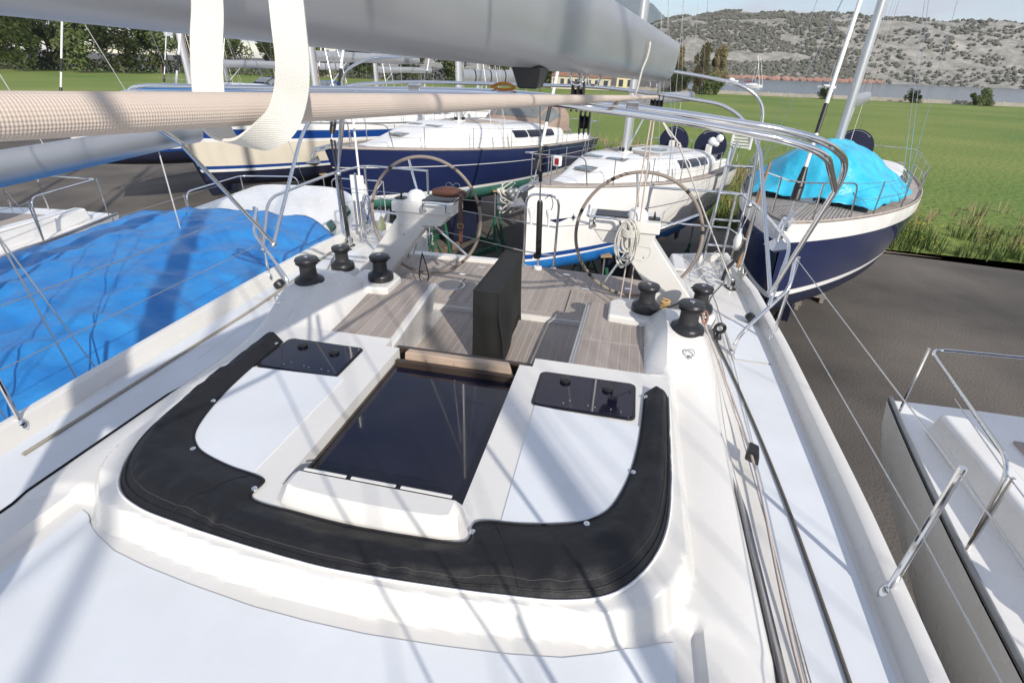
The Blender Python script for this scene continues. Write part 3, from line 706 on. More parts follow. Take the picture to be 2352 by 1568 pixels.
# quarter rails and lifelines
for s in (1, -1):
    e = edgeR if s > 0 else edgeL
    def ex(y, o=0.03): return e(y) + s * o
    zt = 4.78
    rail = MB()
    top = [(ex(3.52, -0.12), 3.52, 4.42), (ex(3.9), 3.9, 4.74), (ex(4.9), 4.9, zt), (ex(5.45), 5.5, zt - 0.01)]
    if s > 0: top += [(1.05, 5.52, zt - 0.02)]
    else: top += [(-1.35, 5.52, zt - 0.02)]
    rail.tube(fillet(top, 0.14), 0.0125, 10).build('stern_rail', STEEL, Y0, 60)
    inner = 1.05 if s > 0 else -1.35
    for (x, y) in ((ex(4.95), 4.97), (ex(4.95, -0.14), 5.06), (inner, 5.52), (ex(5.4, -0.02), 5.42)):
        b = MB().tube([(x, y, 4.04 if y < 5.5 else 3.95), (x, y, zt - 0.012)], 0.0125, 10).build('rail_post', STEEL, Y0, 60)
        MB().lathe([(0.032, 0), (0.032, 0.01), (0.016, 0.022)], 14, (x, y, 4.045)).build('post_foot', STEEL, b)
    MB().tube([(ex(4.95), 4.97, 4.45), (ex(5.4, -0.02), 5.42, 4.44), (inner, 5.52, 4.42)], 0.008, 8).build('mid_rail', STEEL, Y0)
    # gate stanchion and its bent brace
    fx = 1.69 if s > 0 else -1.79
    MB().tube(fillet([(fx, 3.455, 4.05), (fx + s * 0.01, 3.46, 4.16), (fx + s * 0.05, 3.475, 4.24), (ex(3.55, 0.0), 3.60, 4.52), (ex(3.7, 0.02), 3.72, 4.70)], 0.06), 0.0135, 10).build('brace_tube', STEEL, Y0, 60)
    MB().lathe([(0.022, 0), (0.02, 0.012), (0.012, 0.03)], 12, (fx, 3.45, 4.045)).build('brace_foot', STEEL, Y0)
    MB().tube([(fx, 3.455, 4.07), (fx + s * 0.004, 3.457, 4.12)], 0.019, 10).build('brace_socket', STEEL, Y0)
    for y in (3.72, 1.55, -0.6, -2.8):
        MB().tube([(ex(y), y, 4.05), (ex(y, 0.04), y, 4.71)], 0.0125, 10).build('stanchion', STEEL, Y0)
        MB().lathe([(0.026, 0), (0.026, 0.05), (0.016, 0.07)], 12, (ex(y), y, 4.05)).build('stanchion_socket', STEEL, Y0)
    for z in (4.69, 4.40):
        MB().tube([(ex(y, 0.035), y, z) for y in (-2.8, -0.6, 1.55, 3.72)], 0.003, 6).build('lifeline', STEELD, Y0)
for a, b, z in (((-2.1, 5.0), (-0.145, 5.06), (4.62, 4.58)), ((-1.35, 5.5), (-0.145, 5.06), (4.40, 4.41)), ((-1.35, 5.5), (-0.145, 5.06), (4.13, 4.11)), ((0.183, 5.06), (1.05, 5.5), (4.40, 4.42))):
    MB().tube([(a[0], a[1], z[0]), (b[0], b[1], z[1])], 0.0032, 6).build('guard_wire', STEELD, Y0)
    MB().tube([(lerp(a[0], b[0], .9), lerp(a[1], b[1], .9), lerp(z[0], z[1], .9)), (b[0], b[1], z[1])], 0.0065, 6).build('wire_terminal', STEEL, Y0)
# jib tracks, blocks and eyes on the side decks
for s, T in ((1, [(1.70, 2.1), (1.69, 2.35), (1.60, 3.55), (1.54, 4.35)]), (-1, [(-1.80, 2.1), (-1.80, 2.35), (-1.77, 3.4), (-1.72, 4.2)])):
    pass
for s, (cx, cy) in ((1, (1.50, 3.62)), (-1, (-1.60, 3.55))):
    b = bpy.data.objects.new('deck_organiser', None); COL.objects.link(b); b.parent = Y0; b.location = (cx + s * .12, cy + .06, zf(cx + s * .12, cy + .06))
    MB().lathe([(0.03, 0), (0.026, 0.02), (0.014, 0.045)], 14).build('swivel_base', BLACK, b)
    n = 20; MB().tube([(0.034 * math.cos(2 * PI * k / n), 0, 0.085 + 0.034 * math.sin(2 * PI * k / n)) for k in range(n)], 0.014, 8, True).build('sheave_ring', BLACK, b)
    MB().lathe([(0.012, -0.012), (0.012, 0.012)], 12, (0, 0, 0.085), (0, 1, 0)).build('pin', STEELD, b)
for x, y in ((1.286, 2.765), (-1.40, 2.78)):
    z = zf(x, y); n = 18
    MB().tube([(x + 0.026 * math.cos(2 * PI * k / n), y + 0.006, z + 0.022 + 0.026 * math.sin(2 * PI * k / n)) for k in range(n)], 0.004, 6, True).build('pad_eye', STEEL, Y0)
    MB().lathe([(0.02, 0), (0.018, 0.006), (0.008, 0.01)], 14, (x, y, z)).build('pad_eye_base', STEEL, Y0)
for s, x, y in ((1, 1.87, 4.80), (-1, -2.02, 4.86)):      # turning blocks by the quarter
    b = bpy.data.objects.new('turning_block', None); COL.objects.link(b); b.parent = Y0; b.location = (x, y, zf(x, y)); b.rotation_euler = (0, 0, s * 0.3)
    MB().prism(rounded(-0.035, -0.07, 0.035, 0.07, 0.03), 0, 0.012).build('cheek', BLACK, b, 30)
    MB().lathe([(0.045, -0.016), (0.035, -0.008), (0.035, 0.008), (0.045, 0.016)], 18, (0, 0, 0.06), (1, 0, 0)).build('sheave', BLACK, b)
    MB().prism(rounded(-0.03, -0.03, 0.03, 0.03, 0.02), 0.0, 0.10).build('block_side', STEELD, b, 30, 0.006)
for s, x, y in ((1, 1.90, 4.05), (-1, -2.0, 3.62)):
    MB().lathe([(0.045, 0), (0.05, 0.02), (0.045, 0.05), (0.03, 0.06)], 18, (x, y, 4.06), (s * 0.6, 0, 0.7)).build('rubber_fairlead', BLACK, Y0)
# deck cleats
for x, y, rz in ((1.86, 5.2, 0.1), (-2.0, 5.25, -0.1)):
    MB().tube(crom([(x, y - 0.11, 4.12), (x, y - 0.05, 4.11), (x, y + 0.05, 4.11), (x, y + 0.11, 4.12)], 4), 0.011, 8).tube([(x, y - 0.03, 4.04), (x, y - 0.03, 4.11)], 0.009, 8).tube([(x, y + 0.03, 4.04), (x, y + 0.03, 4.11)], 0.009, 8).build('mooring_cleat', STEEL, Y0, 60)
# jammers beside the left helm winch
for k in range(3):
    MB().box((-1.17 + 0.055 * k, 3.74, 4.12), (0.045, 0.20, 0.04), 0.0).build('clutch_body', BLACK, Y0, 20, 0.006)
    MB().tube([(-1.17 + 0.055 * k, 3.66, 4.16), (-1.17 + 0.055 * k, 3.76, 4.19)], 0.008, 6).build('clutch_handle', BLACK, Y0)
for k in range(2):
    MB().box((1.20 + 0.06 * k, 3.66, 4.15), (0.045, 0.16, 0.04), 0.3).build('clutch_body', BLACK, Y0, 20, 0.006)

# ------------------------------------------------------------------ boom
B0 = Vector((XC, -0.95, 0)); B1 = Vector((0.93, 4.30, 0)); bd = (B1 - B0).normalized(); bn = Vector((bd.y, -bd.x, 0))
boom = thing('boom', 'grey anodised boom sloping across the top, its square end over the cockpit', 'boom', (B0.x, B0.y, 5.87))
def boom_ring(y, k=1.0, cut=0.0):
    t = (y - B0.y) / (B1.y - B0.y); p = B0.lerp(B1, t); zb = 5.838 - 0.024 * y
    H = 0.247; prof = [(-0.03, 0.0), (0.03, 0.0), (0.060, 0.010), (0.084, 0.030), (0.096, 0.055), (0.106, 0.10), (0.112, 0.17), (0.111, 0.228), (0.104, 0.242), (0.05, 0.247)]
    prof = prof + [(-a, b) for a, b in prof[::-1]][:-1]
    prof = prof[:-1]
    out = []
    for a, b in prof:
        q = p + bn * a + bd * cut * (b / H)
        out.append((q.x - B0.x, q.y - B0.y, zb + b - 5.87))
    return out
MB().loft([boom_ring(y) for y in (-0.8, 0.5, 1.5, 2.5, 3.5, 4.28)]).build('section', ALU, boom, 42)
MB().loft([boom_ring(4.281), boom_ring(4.31, cut=0.02)]).build('end_cap', mat('boom_end', (0.45, 0.46, 0.46), 0.5, 0.6, var=.15, vscale=8), boom, 42)
def bpnt(y, a, b):
    t = (y - B0.y) / (B1.y - B0.y); p = B0.lerp(B1, t) + bn * a; return Vector((p.x - B0.x, p.y - B0.y, 5.838 - 0.024 * y + b - 5.87))
# black fitting under the boom, bails and line leaving it
p = bpnt(1.75, 0, 0)
MB().hexa([(p.x - 0.03, p.y - 0.05, p.z - 0.055), (p.x + 0.03, p.y - 0.05, p.z - 0.055), (p.x + 0.03, p.y + 0.05, p.z - 0.055), (p.x - 0.03, p.y + 0.05, p.z - 0.055)],
          [(p.x - 0.045, p.y - 0.085, p.z + 0.004), (p.x + 0.045, p.y - 0.085, p.z + 0.004), (p.x + 0.045, p.y + 0.085, p.z + 0.004), (p.x - 0.045, p.y + 0.085, p.z + 0.004)]).build('vang_fitting', BLACK, boom, 20, 0.006)
for y in (2.25, 2.5, 4.12):
    p = bpnt(y, 0, 0); MB().tube(fillet([p + Vector((-0.03, 0, 0.01)), p + Vector((-0.02, 0, -0.04)), p + Vector((0.02, 0, -0.04)), p + Vector((0.03, 0, 0.01))], .02), 0.005, 8).build('bail', STEEL, boom)
ol = thing('outhaul_tail', 'thin white line hanging from the side of the boom near its end', 'rope', (0.9, 3.8, 5.8))
o = MB().tube(crom([(0.818, 3.0, 5.925), (0.822, 3.0, 5.915), (0.818, 3.0, 5.863), (0.80, 3.0, 5.80), (0.785, 3.0, 5.70), (0.758, 3.0, 5.658), (0.70, 3.0, 5.672)], 6), 0.0055, 8).build('line', ROPEB, ol, 60); o.location = (-0.9, -3.8, -5.8)
# blocks
def block(name, label, loc, k, n=2, tilt=0):
    b = thing(name, label, 'pulley block', loc)
    for i in range(n + 1):
        x = (i - n / 2) * 0.022 * k
        MB().prism(rounded(-0.035 * k, -0.055 * k, 0.035 * k, 0.055 * k, 0.03 * k), -0.0025, 0.0025).build('cheek_plate', BLACK, b, 30)
        o = b.children[-1]; o.rotation_euler = (PI / 2, 0, 0); o.rotation_euler = (0, PI / 2, PI / 2) if False else (PI / 2, 0, PI / 2); o.location = (x, 0, 0)
    for i in range(n):
        x = (i - (n - 1) / 2) * 0.022 * k
        MB().lathe([(0.034 * k, -0.009 * k), (0.026 * k, 0), (0.034 * k, 0.009 * k)], 18, (x, 0, 0), (1, 0, 0)).build('sheave', BLACK, b)
    MB().tube([(0, 0, 0.05 * k), (0, 0, 0.11 * k)], 0.006 * k, 8).build('shackle', STEEL, b)
    return b
block('mainsheet_block', 'black triple mainsheet block hanging under the boom end', (0.935, 4.12, 5.585), 1.25, 3)
block('boom_block', 'upper black block hanging below the middle of the boom', (0.56, 2.28, 5.70), 1.0, 2)
block('boom_block', 'lower black block hanging between the steel hoops under mid boom', (0.585, 2.42, 5.595), 0.9, 2)
# thick mainsheet running under the boom
ms = thing('mainsheet', 'thick beige braided rope running under the boom to its end block', 'rope', (0.5, 0.39, 5.76))
A = Vector((0.497, 0.391, 5.764)); Bp = Vector((0.93, 4.10, 5.64)); dirn = (Bp - A).normalized()
rp = [A - dirn * 1.0 + Vector((-0.08, 0, 0.03)), A - dirn * 0.4] + [A.lerp(Bp, k / 12) for k in range(13)]
al = [0.0]
for k in range(1, len(rp)): al.append(al[-1] + (rp[k] - rp[k - 1]).length)
o = MB().tube(rp, 0.0118, 16).build('rope', weave('braid', (0.63, 0.535, 0.46), (0.50, 0.42, 0.36), 16, 260, True), ms, 60, recalc=False); o.location = (-0.5, -0.39, -5.76)
set_uv(o, lambda i: ((i % 16) / 16, al[i // 16]))
# mainsheet falls from the end block to the cockpit sole
for k, (p0, p1, lb, m) in enumerate((((0.915, 4.13, 5.53), (0.875, 4.20, 3.95), 'left fall of the mainsheet from boom end to cockpit sole by the right wheel', ROPEW),
                                     ((0.935, 4.13, 5.53), (0.955, 4.22, 3.95), 'right fall of the mainsheet from boom end to cockpit sole by the right wheel', ROPEW))):
    tag(MB().tube([p0, p1], 0.0062, 8).build('mainsheet_fall', m, None, 60), lb, 'rope')
tag(MB().tube(crom([(0.96, 4.12, 5.53), (1.06, 4.06, 5.40), (1.13, 4.05, 5.34), (1.45, 4.40, 4.80), (1.86, 4.79, 4.12)], 6), 0.0065, 8).build('preventer_line', ROPEB, None, 60), 'white line slanting from boom end down to the right quarter block', 'rope')
kn = [(1.125 + 0.012 * math.cos(k * 1.3), 4.04 + 0.012 * math.sin(k * 1.9), 5.345 + 0.012 * math.sin(k * 1.3)) for k in range(14)]
tag(MB().tube(crom(kn, 3), 0.006, 6).build('knot', ROPEB, None, 60), 'pale knot tied in the line below the boom end', 'knot')
tag(MB().tube([(0.95, 4.12, 5.53), (1.15, 4.06, 5.33)], 0.0055, 8).build('preventer_tail', ROPEB, None, 60), 'short white line from boom end block to the knot', 'rope')
# sail tie webbing hanging close to the lens
st = thing('sail_tie', 'white woven webbing strap hanging in a loop from the boom at left', 'strap', (0.5, 0.38, 5.8))
pts = crom([(0.50, 0.45, 5.99), (0.512, 0.43, 5.92), (0.522, 0.416, 5.871), (0.537, 0.393, 5.847), (0.546, 0.377, 5.82), (0.547, 0.373, 5.796), (0.541, 0.374, 5.776), (0.532, 0.372, 5.759), (0.519, 0.368, 5.748), (0.502, 0.367, 5.741), (0.479, 0.374, 5.742), (0.46, 0.386, 5.753), (0.447, 0.403, 5.777), (0.438, 0.423, 5.809), (0.432, 0.442, 5.841), (0.43, 0.455, 5.90), (0.43, 0.47, 5.97)], 6)
WEB = mat('webbing', (0.66, 0.645, 0.60), 0.9, var=0.18, vscale=500, bump=0.45, bscale=800, bdist=0.0012, stretch=(.6, .6, 1.4))
wd = []
for i, q in enumerate(pts):
    t = i / (len(pts) - 1); wd.append(tuple(Vector((0.95, 0.28, 0.05)).lerp(Vector((0.6, 0.75, -0.3)), ss(0.35, 0.62, t)).normalized()))
o = MB().ribbon(pts, wd, 0.0235, 0.0022).build('webbing', weave('webbing', (0.74, 0.72, 0.67), (0.60, 0.58, 0.53), 11, 420, False, 0.7, 0.0006), st, 50, recalc=False); o.location = (-0.5, -0.38, -5.8)
sl = [0.0]
for k in range(1, len(pts)): sl.append(sl[-1] + (pts[k] - pts[k - 1]).length)
set_uv(o, lambda i: ((0, 1, 1, 0)[i % 4], sl[min(i // 4, len(sl) - 1)]))

# ------------------------------------------------------------------ bimini frame without its canvas
bim = thing('bimini_frame', 'bare stainless steel bimini frame of bent hoops over the cockpit', 'bimini frame', (XC, 3.6, 4.45))
def bt(pts, r=0.0145, rad=0.22, name='hoop'):
    o = MB().tube(fillet(pts, rad, 10), r, 14).build(name, STEEL, bim, 60); o.location = (-XC, -3.6, -4.45); return o
JR, JL = (1.87, 3.60, 4.47), (-1.98, 3.60, 4.45)
bt([JL, (-1.93, 2.75, 5.45), (-1.70, 2.32, 5.655), (-0.9, 2.3, 5.675), (0.0, 2.3, 5.70), (0.3, 2.3, 5.702), (0.96, 2.3, 5.658), (1.50, 2.32, 5.60), (1.80, 2.75, 5.45), JR])
bt([(-1.95, 2.9, 5.3), (-1.72, 2.25, 5.63), (-0.9, 2.2, 5.655), (0.0, 2.2, 5.69), (0.3, 2.2, 5.692), (0.96, 2.2, 5.64), (1.5, 2.22, 5.57), (1.82, 2.9, 5.3)])
bt([JL, (-2.0, 4.30, 5.28), (-1.86, 4.72, 5.60), (-1.2, 4.8, 5.651), (0.46, 4.8, 5.672), (1.02, 4.8, 5.633), (1.55, 4.78, 5.575), (1.80, 4.70, 5.33), JR])
bt([(-2.12, 4.97, 4.77), (-1.99, 5.0, 5.30), (-1.96, 5.0, 5.70), (-1.70, 5.0, 5.822), (-1.2, 5.0, 5.858), (0.16, 5.0, 5.846), (1.08, 5.0, 5.805), (1.62, 5.0, 5.73), (1.83, 5.0, 5.60), (1.90, 4.98, 4.77)], 0.0135)
bt([(-2.1, 4.95, 4.78), (-1.88, 4.78, 5.45)], 0.0125, name='strut')
for x, y, z in (JR, JL, (-2.1, 4.96, 4.78), (1.90, 4.97, 4.78)):
    o = MB().lathe([(0.02, -0.025), (0.024, -0.015), (0.024, 0.015), (0.02, 0.025)], 12, (x, y, z), (0, 0.6, 0.8)).build('joint', STEELD, bim); o.location = (-XC, -3.6, -4.45)
for x in (-0.14, 0.78):
    o = MB().box((x, 2.3, 5.702 if x < 0.3 else 5.672), (0.05, 0.04, 0.042)).build('slide_clamp', STEEL, bim, 20, 0.006); o.location = (-XC, -3.6, -4.45)
tie = tag(MB().tube(crom([(0.20, 2.28, 5.722), (0.23, 2.31, 5.735), (0.27, 2.30, 5.735), (0.30, 2.27, 5.722), (0.26, 2.25, 5.715), (0.22, 2.26, 5.72)], 5), 0.006, 8).build('elastic_tie', mat('orange_elastic', (0.55, 0.22, 0.03), 0.7), None, 60), 'small orange and red elastic tie lying on the steel hoop', 'elastic tie')

# ------------------------------------------------------------------ covered cockpit table
tb = thing('covered_table', 'folded cockpit table under a black canvas cover in the middle of the cockpit', 'table', (XC, 3.3, SOLE))
rings = []
for k in range(13):
    t = k / 12; z = lerp(SOLE + 0.004, 4.45, t)
    f0, f1 = lerp(-0.135, -0.122, t), lerp(0.108, 0.058, t)
    bk = lerp(3.60, 3.56, t)
    w = math.sin(t * PI) * 0.010
    zz = [z, z, lerp(SOLE + 0.13, 4.60, t), lerp(SOLE + 0.13, 4.60, t)]
    c4 = [(f0 - w * .4, 3.105 - w * 0.4, zz[0]), (f1 + w * .3, 3.10 - w, zz[1]), (lerp(0.125, 0.118, t), bk, zz[2]), (lerp(-0.06, -0.005, t), bk + 0.01, zz[3])]
    ring = []
    for i in range(4):
        a, b = Vector(c4[i]), Vector(c4[(i + 1) % 4])
        for j in range(8):
            p = a.lerp(b, j / 8)
            nrm = Vector((b.y - a.y, a.x - b.x, 0)).normalized()
            q = noise.noise(Vector((p.x * 6 + i * 7, p.y * 6, p.z * 3.5))) * 0.020 + noise.noise(Vector((p.x * 17, p.y * 17, p.z * 5 + i))) * 0.007
            q += 0.006 * math.cos(PI * 2 * j / 8) * -1 * math.sin(PI * t)
            p = p + nrm * (q * (1 - t ** 8))
            ring.append(p)
    rings.append(ring)
# keep the right-hand hem cut up towards the back, as it hangs
for r in rings[:1]:
    for i, p in enumerate(r):
        if 8 <= i < 16: p.z += 0.10 * ss(0.3, 0.75, (i - 8) / 8)
cv = MB().loft(rings).build('cover', CANVAS, tb, 50); cv.location = (-XC, -3.3, -SOLE)
sm = mat('seam', (0.02, 0.02, 0.02), 0.55)
for pts in ([(-0.122, 3.103, 4.452), (0.058, 3.098, 4.452)], [(0.058, 3.098, 4.452), (0.118, 3.56, 4.602)], [(-0.122, 3.103, 4.452), (-0.005, 3.57, 4.602)], [(0.118, 3.56, 4.602), (-0.005, 3.57, 4.602)]):
    o = MB().tube(pts, 0.0035, 6).build('piping', sm, tb); o.location = (-XC, -3.3, -SOLE)
o = MB().tube([r[8] + Vector((0.002, -0.003, 0)) for r in rings[1:]], 0.003, 6).build('piping', sm, tb); o.location = (-XC, -3.3, -SOLE)
o = MB().tube([(0.02, 3.36, SOLE), (0.02, 3.36, 4.3)], 0.035, 14).build('table_leg', GREYST, tb); o.location = (-XC, -3.3, -SOLE)

# ------------------------------------------------------------------ small things on board
bag = thing('leather_case', 'brown leather case with a hanging strap on the left helm console', 'bag', (-0.68, 4.3, 4.77))
rings = []
for k in range(9):
    t = k / 8; x = lerp(-0.15, 0.16, t); h = 0.035 * math.sin(PI * min(1, 0.15 + t * 0.8)) + 0.012; w = 0.055 * (0.5 + 0.5 * math.sin(PI * (0.1 + .8 * t)))
    rings.append([(x, w * math.cos(a * PI / 5), 0.045 + 0.012 * math.sin(3 * t) + h * math.sin(a * PI / 5)) for a in range(10)])
MB().loft(rings).build('body', LEATHER, bag, 60)
MB().ribbon(crom([(0.10, -0.03, 0.06), (0.14, -0.12, 0.05), (0.142, -0.15, -0.02), (0.142, -0.152, -0.15), (0.14, -0.15, -0.33)], 5), (1, 0, 0), 0.035, 0.004).build('strap', LEATHER, bag, 50)
MB().tube(fillet([(0.118, -0.157, -0.17), (0.166, -0.157, -0.17), (0.166, -0.157, -0.205), (0.118, -0.157, -0.205), (0.118, -0.157, -0.17)], 0.006, 3), 0.0025, 6).build('buckle', mat('brass', (0.55, 0.4, 0.2), 0.3, 1.0), bag)
gl = thing('eyeglasses', 'pair of clear eyeglasses lying on the brown leather case', 'glasses', (-0.66, 4.33, 4.855))
for x in (-0.035, 0.035):
    MB().tube([(x + 0.028 * math.cos(k * PI / 9), 0.0, 0.02 + 0.024 * math.sin(k * PI / 9)) for k in range(18)], 0.0018, 6, True).build('lens_rim', STEELD, gl)
MB().tube([(-0.008, 0, 0.026), (0.008, 0, 0.026)], 0.0016, 6).build('bridge', STEELD, gl)
# coil of rope on the right console
coil = thing('rope_coil', 'coil of white rope hung over the handle of the right helm console', 'rope', (0.87, 4.1, 4.5))
for k in range(11):
    a = random.uniform(0.045, 0.07); zt = 0.27 + random.uniform(-0.015, 0.02); zb = random.uniform(-0.10, 0.05); ox = random.uniform(-0.035, 0.035); oy = -0.05 + random.uniform(-0.025, 0.025)
    loop = [(ox - a, oy, lerp(zb, zt, .5)), (ox - a * .6, oy + .01, lerp(zb, zt, .85)), (ox, oy, zt), (ox + a * .6, oy - .01, lerp(zb, zt, .85)), (ox + a, oy, lerp(zb, zt, .5)), (ox + a * .8, oy + .012, lerp(zb, zt, .15)), (ox, oy, zb), (ox - a * .8, oy, lerp(zb, zt, .15))]
    MB().tube(crom(loop, 4, True), 0.0068, 6, True).build('loop', ROPEB, coil, 60)
for k in range(5):
    z = 0.16 + 0.012 * k; n = 14
    MB().tube([(0.0 + 0.062 * math.cos(2 * PI * j / n), -0.05 + 0.042 * math.sin(2 * PI * j / n), z + 0.006 * math.sin(j)) for j in range(n)], 0.0068, 6, True).build('wrapping_turn', ROPEB, coil, 60)
# ropes on the right side deck
def rope(name, label, pts, r, m, k=5):
    return tag(MB().tube(crom(pts, k), r, 8).build(name, m, None, 60), label, 'rope')
def dz(x, y, h): return (x, y, zf(x, y) + h)
rope('jib_sheet', 'dark flattened line lying along the right side deck', [dz(1.72, 0.4, .012), dz(1.72, 1.6, .012), dz(1.70, 2.3, .012), dz(1.655, 3.0, .012), dz(1.60, 3.7, .014), dz(1.62, 4.3, .03), dz(1.80, 4.75, .07)], 0.0075, mat('rope_grey', (0.13, 0.12, 0.10), 0.8, var=.3, vscale=80))
rope('furling_line', 'pale line running along the right coaming to the foremost winch', [dz(1.56, 0.9, .03), (1.54, 1.3, 4.12), (1.57, 1.9, 4.13), (1.575, 2.23, 4.14), (1.56, 2.6, 4.15), (1.49, 3.2, 4.22), (1.44, 3.42, 4.30), (1.365, 3.03, 4.505)], 0.006, ROPEW)
rope('reefing_line', 'second pale line beside the right coaming ending at the eye', [dz(1.58, 0.9, .012), (1.58, 1.6, 4.085), (1.595, 2.23, 4.09), (1.57, 2.7, 4.09), (1.50, 3.3, 4.20), (1.47, 3.5, 4.22)], 0.005, ROPEB)
MB().hexa([(1.55, 2.20, 4.10), (1.61, 2.16, 4.10), (1.63, 2.27, 4.10), (1.58, 2.30, 4.10)], [(1.555, 2.205, 4.155), (1.605, 2.17, 4.155), (1.622, 2.262, 4.155), (1.582, 2.29, 4.155)]).build('line_fairlead', BLACK, Y0, 20, 0.008)
tag(MB().tube(crom([(1.43, 3.47, 4.31), (1.46, 3.49, 4.33), (1.47, 3.44, 4.30), (1.45, 3.40, 4.27), (1.43, 3.43, 4.31), (1.46, 3.46, 4.28)], 4), 0.009, 8).build('rope_knot', mat('rope_redbrown', (0.30, 0.17, 0.13), 0.8, var=.3, vscale=90), None, 60), 'reddish brown rope knot beside the foremost right winch', 'knot')
tag(MB().tube(crom([(1.20 + 0.035 * math.cos(k * 1.9), 3.72 + 0.03 * math.sin(k * 1.9), 4.22 + 0.006 * k) for k in range(12)], 4), 0.009, 8).build('yellow_rope_hank', mat('rope_yellow', (0.55, 0.37, 0.16), 0.8, var=.3, vscale=90), None, 60), 'small hank of yellow rope at the foot of the right console', 'rope')
rope('yellow_tail', 'dark line leading forward from the yellow rope hank', [(1.20, 3.70, 4.22), (1.30, 3.60, 4.33), (1.36, 3.42, 4.42), (1.36, 3.2, 4.46)], 0.006, ROPEK)
rope('jib_sheet', 'pale rope lying along the left side deck inside the gunwale', [dz(-1.92, 1.4, .012), dz(-1.94, 2.4, .012), dz(-1.95, 3.2, .012), dz(-2.01, 3.9, .014), dz(-2.07, 4.5, .02), dz(-2.03, 4.86, .07)], 0.010, mat('rope_tan', (0.36, 0.33, 0.27), 0.8, var=.3, vscale=80))
rope('runner_tail', 'second rope beside it leading to the left turning block', [dz(-1.72, 3.75, .02), dz(-1.86, 4.15, .02), dz(-1.98, 4.5, .03), dz(-2.01, 4.86, .05)], 0.008, mat('rope_tan', (0.36, 0.33, 0.27), 0.8))
# black tackle rising from the left turning block
for k, (q0, q1) in enumerate((((-2.03, 4.86, 4.15), (-2.34, 5.3, 5.05)), ((-2.01, 4.86, 4.15), (-2.27, 5.25, 5.05)))):
    tag(MB().tube(crom([q0, (lerp(q0[0], q1[0], .4), lerp(q0[1], q1[1], .4) , lerp(q0[2], q1[2], .42)), q1], 5), 0.011, 8).build('runner_tackle', ROPEK, None, 60), ('left' if k == 0 else 'right') + ' strand of the black tackle above the left turning block', 'rope')
# black straps by the left brace tube
for k, (x, y) in enumerate(((-1.70, 3.30), (-1.62, 3.36), (-1.60, 3.44))):
    tag(MB().ribbon(crom([(x, y, zf(x, y) + .01), (x + .01, y + .03, 4.16 + .02 * k), (x + .035, y + .02, 4.17 + .02 * k), (x + .05, y - .03, 4.08)], 4), (0.5, 0.8, 0), 0.02, 0.003).build('black_strap', BLACK, None, 50), ['nearest', 'middle', 'farthest'][k] + ' black strap end sticking up beside the large left winch', 'strap')
# white sleeve with outboard bracket on the left rail
obr = thing('outboard_bracket', 'white plastic outboard motor pad clamped to the left stern rail', 'bracket', (-1.98, 5.1, 4.5))
MB().prism(rounded(-0.075, -0.02, 0.075, 0.02, 0.015), -0.12, 0.24).build('pad', WHITEP, obr, 30, 0.008)
MB().box((0, 0.0, -0.24), (0.10, 0.03, 0.24)).build('plate', WHITEP, obr, 20, 0.005)
MB().tube([(0.04, -0.03, -0.34), (0.04, -0.03, -0.02)], 0.012, 8).tube([(-0.04, -0.03, -0.34), (-0.04, -0.03, -0.02)], 0.012, 8).tube([(-0.1, -0.03, -0.3), (0.12, -0.03, -0.26)], 0.012, 8).build('arm', STEELD, obr)
# loop of black cable under the left console
tag(MB().tube(crom([(-0.93, 4.22, 4.28), (-0.96, 4.22, 4.15), (-0.98, 4.24, 4.03), (-0.94, 4.25, 3.975), (-0.89, 4.24, 4.03), (-0.90, 4.23, 4.15), (-0.93, 4.22, 4.27)], 6), 0.006, 8).build('cable_loop', BLACK, None, 60), 'black cable loop hanging under the left helm console', 'cable')
# ropes and lashings on the right quarter
for k in range(6):
    x0, y0 = 1.55 + random.uniform(-.1, .15), 4.7 + random.uniform(-.2, .2)
    tag(MB().tube(crom([(1.86, 4.82, 4.17), (1.75 + random.uniform(-.05, .05), 4.9 + random.uniform(-.1, .2), 4.18 + random.uniform(0, .12)), (x0, y0 + .25, 4.08), (x0 - .12, y0 + .55, 4.075)], 6), 0.0035, 6).build('thin_line', ROPEB, None, 60), 'thin pale line trailing over the right stern quarter', 'rope', 'thin lines on the right quarter')
rag = [[(1.93 + 0.05 * i / 6 + 0.01 * math.sin(j * 2), 4.80 + 0.16 * j / 8, 4.17 + 0.03 * math.sin(i * 1.3 + j) + 0.02 * math.cos(j * 1.7)) for j in range(9)] for i in range(7)]
tag(MB().grid(rag).build('rag', mat('rag_white', (0.6, 0.6, 0.56), 0.9), None, 60), 'white rag tied round the right turning block', 'rag')
tag(MB().tube(crom([(1.78, 4.75, 4.12), (1.80, 4.78, 4.22), (1.88, 4.88, 4.30), (1.96, 5.0, 4.42), (2.02, 5.2, 4.62)], 5), 0.016, 8).build('black_hose', BLACK, None, 60), 'black hose rising from the right turning block to the stern rail', 'hose')
# rivets and a slot near the boom end
for k in range(5):
    for b_ in (0.06, 0.20):
        q = bpnt(4.22 - 0.03 * k * 0, 0.0, 0) if False else bpnt(4.05 + 0.045 * k, 0.1115 if b_ > .1 else 0.099, b_)
        MB().lathe([(0.004, -0.001), (0.004, 0.002), (0.001, 0.003)], 8, q, (bn.x, bn.y, 0)).build('rivet', STEELD, boom)
